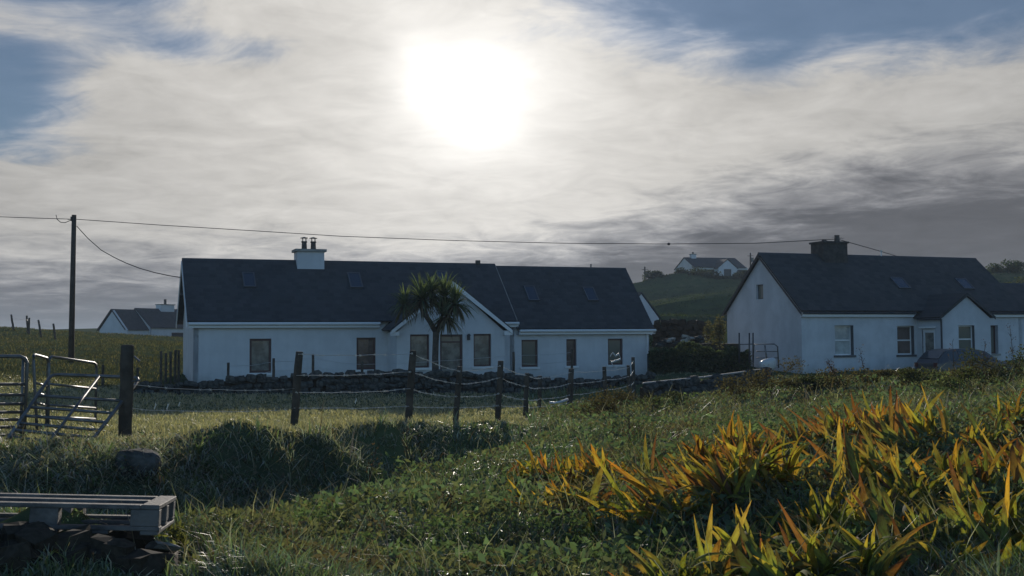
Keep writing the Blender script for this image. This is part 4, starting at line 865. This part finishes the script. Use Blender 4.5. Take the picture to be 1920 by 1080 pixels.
# ------------------------------------------------------------------ grass
def blades(X, Y, L, wdt, lean, tint, curl=.5, az=None):
    n = len(X); Z = ground(X, Y)-.02; th = rng.uniform(0, 2*np.pi, n) if az is None else az; dx, dy = np.cos(th), np.sin(th)
    ph = rng.uniform(0, np.pi, n); sx, sy = np.cos(ph), np.sin(ph)
    P = np.stack([X, Y, Z], 1); D = np.stack([dx, dy, 0*dx], 1); U = np.array([0, 0, 1.]); Sv = np.stack([sx, sy, 0*sx], 1)*wdt[:, None]*.5
    l1 = (np.cos(lean)*.55*L)[:, None]*U + (np.sin(lean)*.55*L)[:, None]*D; le2 = np.minimum(lean+curl, 1.9)
    l2 = l1+(np.cos(le2)*.45*L)[:, None]*U+(np.sin(le2)*.45*L)[:, None]*D
    V = np.stack([P-Sv, P+Sv, P+l1-Sv*.8, P+l1+Sv*.8, P+l2], 1).reshape(-1, 3)
    b = (np.arange(n)*5)[:, None]; Ft = np.concatenate([b+np.array([[0, 1, 2]]), b+np.array([[1, 3, 2]]), b+np.array([[2, 3, 4]])], 1).reshape(-1, 3)
    return V, Ft, np.repeat(tint, 5, 0)
def pal(n, cols, wts):
    c = np.array(cols)[rng.choice(len(cols), n, p=np.array(wts)/sum(wts))]; return np.clip(c*rng.uniform(.65, 1.4, (n, 1)), 0, .9)
def scatter(n, d0, d1, s0, s1, per=1, spread=.05):
    m = n//per; d = np.exp(rng.uniform(np.log(d0), np.log(d1), m)); s_ = rng.uniform(s0, s1, m); X = np.repeat(s_*d, per); Y = np.repeat(d, per)
    if per > 1: X = X+rng.normal(0, spread, len(X)); Y = Y+rng.normal(0, spread, len(Y))
    return X, Y
def in_field(X, Y): return (Y > bank_y(X)+.15) & (X < .3+.0*Y)
GREEN = [(.105, .16, .075), (.14, .18, .08), (.17, .19, .095), (.21, .19, .115), (.085, .125, .075)]
# long grass: foreground, bank, and mound
X, Y = scatter(390000, 5.2, 44., -.58, .60, 14, .055)
keep = ~in_field(X, Y) & ((Y < 40) | (X > 4)) & (vnoise(X/.7, Y/.7, 21)+.32*vnoise(X/.25, Y/.25, 22) > -.36); X, Y = X[keep], Y[keep]
hm = .55+1.1*(vnoise(X/1.3, Y/1.3, 23)+.5)+1.0*np.maximum(0, vnoise(X/.33, Y/.33, 25)-.12)*2.0
right = np.clip((X/Y-.0)/.12, 0, 1)
bd = bank_y(X)-Y; face = np.clip((bd+.1)/.3, 0, 1)*np.clip((2.4-bd)/.8, 0, 1)*(X < .3)
L = rng.uniform(.08, .25, len(X))*hm*(1-.25*right-.25*right*np.clip((Y-15)/4, 0, 1))*(1-.40*face)*np.where((X < -.25*Y) & (Y < 6.2), .5, 1.)*np.where((X < -.265*Y) & (Y < 7.3) & (Y > 5.8), .3, 1.); wd_ = .0045+.00040*np.minimum(Y, 30)
nb = vnoise(X/1.7, Y/1.7, 24)[:, None]+.5
tn = pal(len(X), GREEN, (3, 3, 2.2, 1.4, 2))*(1-.25*nb*right[:, None]); tn = np.where(((face > .3) & (X < -.9))[:, None] & (rng.random((len(X), 1)) < .75), np.array((.33, .345, .32))*rng.uniform(.5, 1.3, (len(X), 1)), tn); br_ = (rng.random(len(X)) < .08+.12*right)[:, None]; tn = np.where(br_, np.array((.13, .085, .045))*rng.uniform(.5, 1.3, (len(X), 1)), tn)  # bank-face blades tinted pale to make up for missing fill light
edgeg = np.exp(-((bd-.05)/.35)**2)*(X < .3); L = L*(1+1.0*edgeg*(vnoise(X/.4, Y/.4, 27)+.4))
azb = rng.uniform(0, 2*np.pi, len(X)); hang = (face > .25) & (X < -.9) & (rng.random(len(X)) < .8); azb = np.where(hang, -np.pi/2+rng.normal(0, .6, len(X)), azb)
lnb = np.where(hang, rng.uniform(.7, 1.35, len(X)), np.abs(rng.normal(.42, .40, len(X)))); L = np.where(hang, rng.uniform(.06, .40, len(X))*(.6+1.2*(vnoise(X/.35, Y/.35, 28)+.5)), L); wd_ = wd_*np.where(rng.random(len(X)) < .12, 2.2, 1.)
crl = np.where(hang, rng.uniform(.5, 1.3, len(X)), rng.uniform(.3, 1.5, len(X)))
for nm_, mk, ml_, lb_ in (('long_grass', ~hang, 'grass', 'long rough grass of the foreground, bank top and mound'), ('bank_grass', hang, 'leaf', 'dead hanging grass on the shaded bank face, tinted paler to lift the shade')):
    V, Ft, T = blades(X[mk], Y[mk], L[mk], wd_[mk], lnb[mk], tn[mk], crl[mk], azb[mk])
    tag(link(nm_, np_mesh(nm_, V, Ft, 3, T), M[ml_]), kind='stuff', label=lb_, cat='grass')
# dead leaves and twigs caught on the shaded bank face
n = 26000; sx_ = rng.uniform(-.5, 0, n); Y = np.exp(rng.uniform(np.log(8.6), np.log(17), n)); X = sx_*Y; bdd = bank_y(X)-Y; keep = (Y < 14.3) & (bdd > -.2) & (bdd < 2.) & (vnoise(X/.45, Y/.45, 71) > .0); X, Y = X[keep], Y[keep]
C = np.stack([X, Y, ground(X, Y)+rng.uniform(.03, .22, len(X))], 1); lt = np.array([(.14, .11, .085), (.10, .13, .085), (.22, .20, .16)])[rng.choice(3, len(X), p=(.45, .4, .15))]; V, Fq, T = leaf_quads(C, .020, rng, lt)
tag(link('bank_weeds', np_mesh('bank_weeds', V, Fq, 4, T), M['leaf']), kind='stuff', label='dead leaves and small weeds on the shaded bank', cat='weeds')
n = 4200; sx_ = rng.uniform(-.5, 0, n); Y = np.exp(rng.uniform(np.log(8.6), np.log(17), n)); X = sx_*Y; bdd = bank_y(X)-Y; keep = (Y < 14.3) & (bdd > -.3) & (bdd < 2.); X, Y = X[keep], Y[keep]
V, Ft, T = blades(X, Y, rng.uniform(.15, .5, len(X)), .004+.0003*Y, rng.uniform(.1, 1.3, len(X)), pal(len(X), [(.26, .22, .17), (.16, .12, .09), (.34, .32, .27)], (2, 2, 1)), rng.uniform(.1, .8, len(X)))
tag(link('bank_twigs', np_mesh('bank_twigs', V, Ft, 3, T), M['grass']), kind='stuff', label='dry twigs and stems on the shaded bank', cat='twigs')
# dead flattened stems tangled through it
X, Y = scatter(9000, 6., 26., -.30, .58, 3, .1); keep = ~in_field(X, Y); X, Y = X[keep], Y[keep]
V, Ft, T = blades(X, Y, rng.uniform(.2, .55, len(X)), .004+.0003*Y, rng.uniform(.2, 1.25, len(X)), pal(len(X), [(.20, .17, .11), (.12, .08, .055), (.30, .27, .20)], (2, 1.5, 1)), rng.uniform(.1, .8, len(X)))
tag(link('dead_stems', np_mesh('dead_stems', V, Ft, 3, T), M['grass']), kind='stuff', label='dead flattened stems tangled through the long grass', cat='grass')
# grazed field
X, Y = scatter(230000, 11., 42., -.62, .12, 5, .04); keep = in_field(X, Y); X, Y = X[keep], Y[keep]
dry = np.clip(vnoise(X/1.5, Y/2.5, 31)+.62, 0, 1)[:, None]; tn = pal(len(X), [(.19, .18, .10), (.33, .27, .16), (.40, .33, .22), (.14, .14, .08)], (2.5, 3, 2, 1.5))
V, Ft, T = blades(X, Y, rng.uniform(.035, .10, len(X))*(1+.5*dry[:, 0]), .005+.0005*Y, np.abs(rng.normal(.45, .35, len(X))), tn, rng.uniform(.2, .9, len(X)))
tag(link('field_grass', np_mesh('field_grass', V, Ft, 3, T), M['grass']), kind='stuff', label='short dry grass of the grazed field', cat='grass')
# coarse tussocks on the left hill and the far slopes
X, Y = scatter(70000, 38., 125., -.60, -.255, 7, .16); V, Ft, T = blades(X, Y, rng.uniform(.06, .20, len(X)), .012+.0003*Y, np.abs(rng.normal(.4, .3, len(X))), pal(len(X), [(.055, .07, .035), (.11, .115, .055), (.15, .14, .075), (.035, .045, .028)], (2.5, 1.5, 1., 2.5)), .5*np.ones(len(X)))
tag(link('hill_grass', np_mesh('hill_grass', V, Ft, 3, T), M['hill']), kind='stuff', label='coarse tussocky grass of the left hill', cat='grass')
X, Y = scatter(60000, 55., 215., .09, .50, 6, .4); V, Ft, T = blades(X, Y, rng.uniform(.10, .32, len(X)), .02+.0003*Y, np.abs(rng.normal(.5, .3, len(X))), pal(len(X), [(.035, .055, .022), (.05, .075, .028), (.025, .032, .02)], (2, 1.2, 3)), .5*np.ones(len(X)))
tag(link('slope_grass', np_mesh('slope_grass', V, Ft, 3, T), M['scrub']), kind='stuff', label='rough grass of the hillside below the bungalow', cat='grass')
# low leafy weeds over the mound and hollow
X, Y = scatter(95000, 6.2, 27., -.28, .58, 12, .08); keep = ~in_field(X, Y) & ((bank_y(X)-Y > 2.2) | (X > .5)) & (vnoise(X/.9, Y/.9, 41) > -.1); X, Y = X[keep], Y[keep]
C = np.stack([X, Y, ground(X, Y)+rng.uniform(.02, .20, len(X))], 1); lt = np.array([(.10, .14, .065), (.13, .13, .07), (.11, .085, .055)])[(vnoise(X/.5, Y/.5, 43)*2.6+1.5).clip(0, 2.9).astype(int)]; V, Fq, T = leaf_quads(C, .024, rng, lt)
tag(link('low_weeds', np_mesh('low_weeds', V, Fq, 4, T), M['leaf']), kind='stuff', label='low leafy weeds over the mound', cat='weeds')

X, Y = scatter(26000, 6.5, 24., -.22, .50, 16, .10); keep = ~in_field(X, Y) & ((bank_y(X)-Y > 2.4) | (X > .5)) & (vnoise(X/1.1, Y/1.1, 44) > -.02); X, Y = X[keep], Y[keep]
C = np.stack([X, Y, ground(X, Y)+rng.uniform(.05, .26, len(X))], 1); V, Fq, T = leaf_quads(C, .036, rng, np.array([(.11, .155, .085), (.13, .14, .08), (.09, .13, .08)])[rng.choice(3, len(C))]); tag(link('broad_weeds', np_mesh('broad_weeds', V, Fq, 4, T), M['leaf']), kind='stuff', label='broad leafed green weeds in the hollow', cat='weeds')

# ------------------------------------------------------------------ brambles and dead weeds on the mound
BR = [(1520, 720, 21.5, .55, .35, .3), (1590, 710, 21., .6, .35, .24), (1660, 708, 20.8, .6, .35, .22), (1730, 700, 20.5, .55, .4, .26), (1790, 702, 20.3, .6, .4, .24), (1850, 698, 20.2, .6, .4, .34), (1905, 692, 20., .55, .4, .5), (1450, 742, 22., .8, .4, .45), (1380, 758, 22.5, .6, .4, .35), (1280, 790, 22., .7, .4, .22), (1160, 782, 23.5, .6, .4, .40), (1110, 790, 21., .5, .4, .3), (1830, 745, 17., .6, .4, .3), (1620, 760, 18., .6, .4, .25)]
BL = ['bramble bush on the mound crest below the left sash window', 'bramble bush on the mound crest between the two sash windows', 'bramble bush on the mound crest below the right sash window', 'bramble bush hiding the back end of the parked car', 'bramble bush in front of the middle of the parked car', 'bramble bush in front of the bonnet of the parked car', 'tall bramble bush at the right edge of the photo on the mound crest', 'dark bramble thicket at the left foot of the mound crest', 'low bramble in the hollow beneath the pale topped wall', 'bramble at the end of the wire fence below the pale topped wall', 'brown bramble around the last fence posts', 'low bramble growing at the foot of the middle fence posts', 'low bramble halfway up the mound at the right', 'low bramble halfway up the mound in its centre']
for i, (x_, y_, d, rx, ry, rz_) in enumerate(BR):
    c = at(x_, y_, d); c.z = gz(c.x, c.y); bush('bramble_bush', BL[i], c, (rx, ry, rz_), 1500, .024, (.075, .06, .032) if i % 3 else (.055, .06, .028), 300+i, 'bramble', 'brambles on the mound', 6)
def stalk(name, label, base, top, seed, heads=10, r=.007, spread=.07):
    rd = random.Random(seed); e = empty(name, base); tag(e, label, 'weed'); t = top-base; mb = MB(); P = [Vector((0, 0, -.1)), t*.5+Vector((rd.uniform(-.03, .03), 0, 0)), t]; mb.tube(P, [r, r*.8, r*.4], 5)
    for k in range(heads):
        f = rd.uniform(.45, 1.); p = t*f; q_ = p+Vector((rd.uniform(-1, 1), rd.uniform(-1, 1), rd.uniform(.4, 1.3)))*spread; mb.tube([p, q_], r*.5, 4)
    link('stem', mb, M['stem'], e)
    C = np.array([list(t*rd.uniform(.5, 1.03)+Vector((rd.uniform(-1, 1), rd.uniform(-1, 1), rd.uniform(-.3, 1)))*spread) for k in range(heads*5)]); V, Fq, T = leaf_quads(C, .014, rng, np.array((.09, .05, .03))); tag(link('seed_head', np_mesh('seed_head', V, Fq, 4, T), M['leaf'], e), kind='stuff')
SK = [(1578, 725, 1552, 678, 20.5, 26, 'reddish dead dock stalk leaning left below the left sash window'), (1626, 715, 1612, 655, 20.5, 8, 'thin curved dead stem between the two sash windows'), (1905, 700, 1893, 610, 19.5, 8, 'tall thin forked twig at the right edge against the white wall'), (1842, 700, 1848, 640, 20., 6, 'thin dead stem above the parked car'), (1790, 695, 1786, 640, 20., 5, 'thin dead stem before the porch window'), (770, 880, 762, 800, 14.2, 6, 'pale bare twig standing in the shaded bank under the middle post'), (1175, 885, 1180, 770, 14., 14, 'cluster of dark dead stems in the hollow left of the yellow leaves'), (1192, 885, 1198, 790, 14., 12, 'dark dead stem just right of the dead stem cluster'), (1730, 830, 1712, 800, 13., 4, 'short pale dead stem above the tall yellow leaves'), (1440, 730, 1436, 690, 21.5, 14, 'dead brown weed at the left end of the mound crest'), (820, 1000, 845, 930, 9.3, 8, 'dry brown weed in the centre of the foreground grass'), (690, 900, 705, 840, 12.5, 8, 'dry weed at the right foot of the shaded bank')]
for i, (x0, y0, x1, y1, d, hds, lab) in enumerate(SK):
    b = at(x0, y0, d); t = at(x1, y1, d); b.z = min(b.z, gz(b.x, b.y)); stalk('weed_stalk', lab, b, t, 500+i, hds)

# ------------------------------------------------------------------ montbretia clumps with single leaves
def leaf_mesh(seed):
    r = np.random.default_rng(seed); K = 7; V = []; T = []; Fq = []; bend = r.uniform(.2, 1.7); tw = r.uniform(-.7, .7); kind = seed % 9
    tip = [(.46, .22, .05), (.46, .34, .07), (.40, .30, .07), (.16, .075, .035), (.44, .24, .05), (.30, .26, .06), (.30, .12, .04), (.36, .30, .07), (.20, .17, .06)][kind]; mid = [(.31, .27, .06), (.33, .32, .07), (.22, .28, .065), (.15, .10, .045), (.35, .29, .06), (.15, .24, .06), (.20, .17, .05), (.22, .32, .07), (.085, .15, .05)][kind]; low = (.05, .09, .04)  # leaf base green, darkened for shade low in the clump
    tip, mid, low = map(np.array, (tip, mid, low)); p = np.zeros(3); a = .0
    for k in range(K+1):
        f = k/K; w_ = (.5*.043)*(min(1, .55+f*1.2))*(1-max(0, (f-.55)/.45)**1.6)+.0006; ph = tw*f
        side = np.array([math.sin(ph)*.25, math.cos(ph), 0]); fold = np.array([math.cos(a), 0, -math.sin(a)])*w_*.35
        V += [p-side*w_+fold, p, p+side*w_+fold]; c = low+(mid-low)*min(1, f/.45) if f < .45 else mid+(tip-mid)*max(0., min(1, (f-.62)/.34)); T += [c*.9, c, c*.9]
        a += bend/K*(1+f); p = p+np.array([math.sin(a), 0, math.cos(a)])/K
    for k in range(K): b = 3*k; Fq += [(b, b+1, b+4, b+3), (b+1, b+2, b+5, b+4)]
    me = np_mesh('leaf', V, Fq, 4, np.array(T), smooth=True); me.materials.append(M['montbretia']); return me
LEAVES = [leaf_mesh(i) for i in range(27)]; DARKL = [l for j_, l in enumerate(LEAVES) if j_ % 9 in (5, 8, 7)]  # greener, darker kinds standing in for shade on the front clumps
CL = [(1030, 925, 11.3, 26, .52), (1100, 925, 11., 28, .52), (1180, 935, 10.6, 26, .45), (1265, 935, 10.2, 28, .45), (1350, 915, 10.2, 30, .55), (1420, 880, 10.8, 34, .64), (1500, 870, 11., 36, .62), (1580, 860, 11., 36, .55), (1640, 842, 11.5, 34, .66), (1745, 875, 10.2, 26, .78), (1830, 890, 10., 30, .45), (1900, 850, 11.4, 28, .72), (1130, 1000, 9., 18, .5), (1320, 1015, 8.3, 30, .6), (1410, 1000, 8.4, 36, .74), (1560, 985, 8.3, 26, .65), (1680, 950, 8.8, 30, .6), (1790, 985, 8.1, 30, .65), (1890, 1010, 7.8, 34, .68), (1480, 1085, 6.9, 26, .55), (1640, 1080, 6.8, 26, .55), (1800, 1090, 6.6, 26, .55), (1930, 940, 8.8, 28, .5), (1560, 1050, 7.3, 30, .5), (1720, 1030, 7.5, 30, .5), (1850, 1060, 7.1, 30, .5), (1240, 1030, 8.1, 22, .45), (1400, 1110, 6.4, 24, .5), (1540, 1130, 6.1, 24, .5), (1690, 1125, 6.1, 24, .5), (1840, 1130, 6., 24, .5), (1930, 1075, 6.6, 24, .5)]
CLL = ['first clump from the left in the back row', 'second clump from the left in the back row', 'third clump from the left in the back row', 'clump beside the low weeds left of the tallest back clumps', 'back row clump with upright yellow tips left of centre', 'dense orange back clump left of centre', 'dense rusty back clump in the middle', 'dense orange back clump right of the middle', 'tallest orange back clump below the mound brambles', 'clump of broad upright yellow blades right of the tall orange one', 'orange clump spreading right of the broad yellow blades', 'tall yellow clump at the right edge of the back row', 'low dark clump at the left front of the bed', 'front clump with leaves sprawling to the left', 'front clump of long upright green blades', 'front clump with yellow leaves fanned low', 'shaded clump in the middle of the bed', 'shaded clump right of the middle of the bed', 'long leaved clump near the lower right corner', 'lowest clump in the bottom centre right', 'dark clump on the bottom edge right of centre', 'dark clump on the bottom edge near the right corner', 'orange clump cut by the right edge of the photo', 'dark sprawling clump between the bottom clumps, left one', 'dark sprawling clump between the bottom clumps, middle one', 'dark sprawling clump between the bottom clumps, right one', 'small sprawling clump at the left front of the bright fanned leaves']+['shaded clump running off the bottom edge, '+w_ for w_ in ('leftmost of five', 'second of five from the left', 'middle one of five', 'fourth of five from the left', 'in the right corner')]
for i, (x_, y_, d, n, L) in enumerate(CL):
    b = at(x_, y_, d); b.z = gz(b.x, b.y)-.02; e = empty('montbretia_clump', b); tag(e, 'montbretia: '+CLL[i], 'plant', 'yellowing montbretia clumps at the right front')
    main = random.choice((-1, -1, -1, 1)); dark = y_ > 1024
    for fan in range(max(5, int(n*.50))):
        fx, fy = random.gauss(0, .24), random.gauss(0, .20); rz = random.choice((-1, 1))*math.pi/2+random.gauss(0, .55); lean = main*abs(random.gauss(.62, .38)) if random.random() < .75 else random.gauss(0, .4); fl = L*random.uniform(.7, 1.3 if y_ > 900 else 1.1)
        if math.sin(rz) < 0: lean = -lean
        m = random.randint(6, 10); back_t = random.gauss(.05, .28)
        for k in range(m):
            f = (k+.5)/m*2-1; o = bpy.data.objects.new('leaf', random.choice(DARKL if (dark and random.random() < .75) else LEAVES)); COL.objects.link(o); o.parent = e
            o.location = (fx+random.gauss(0, .025), fy+random.gauss(0, .025), gz(b.x+fx, b.y+fy)-b.z-.02); s_ = fl*(1-.35*abs(f))*random.uniform(.7, 1.12); o.scale = (s_, random.uniform(.55, 1.35), s_)
            o.rotation_euler = (Matrix.Rotation(rz+random.gauss(0, .2), 3, 'Z') @ Matrix.Rotation(back_t, 3, 'Y') @ Matrix.Rotation(lean+f*.55+random.gauss(0, .08), 3, 'X')).to_euler()
# small pale weed by the pallet, plastic scraps on the fence
bush('leafy_weed', 'pale green leafy weed behind the pallet in the shaded bank', on_ground(178, 920), (.10, .1, .10), 160, .022, (.16, .18, .09), 601, 'weed', None, 3)
bush('leafy_weed', 'yellow green weed growing beside the brown block under the pallet end', at(322, 1030, 6.9), (.12, .12, .12), 200, .02, (.13, .13, .05), 602, 'weed', None, 3)
def scrap(name, label, pts, d, wd_, cat):
    mb = MB(); P = [at(x_, y_, d+dd) for x_, y_, dd in pts]; O = P[0]
    for a, b in zip(P, P[1:]): mb.prism([a-O+Vector((0, 0, -wd_)), b-O+Vector((0, .02, -wd_)), b-O+Vector((0, .02, wd_)), a-O+Vector((0, 0, wd_))], (0, .012, 0))
    o = link(name, mb, M['plastic']); o.location = O; tag(o, label, cat)
scrap('plastic_scrap', 'torn white plastic caught on a stem in front of the last cottage window', [(1144, 668, 0), (1149, 661, .1), (1154, 667, 0), (1161, 664, .1), (1164, 673, 0), (1155, 676, .05), (1146, 679, 0), (1150, 686, .1), (1158, 690, 0)], 31.5, .022, 'plastic')
o = rod([at(1030, 755, 24), at(1042, 756, 24), at(1053, 753, 24), at(1064, 749, 24.2)], .03, 'bent_pipe', 'plastic', None, 8); tag(o, 'bent white pipe lying by the middle of the wire fence', 'pipe')
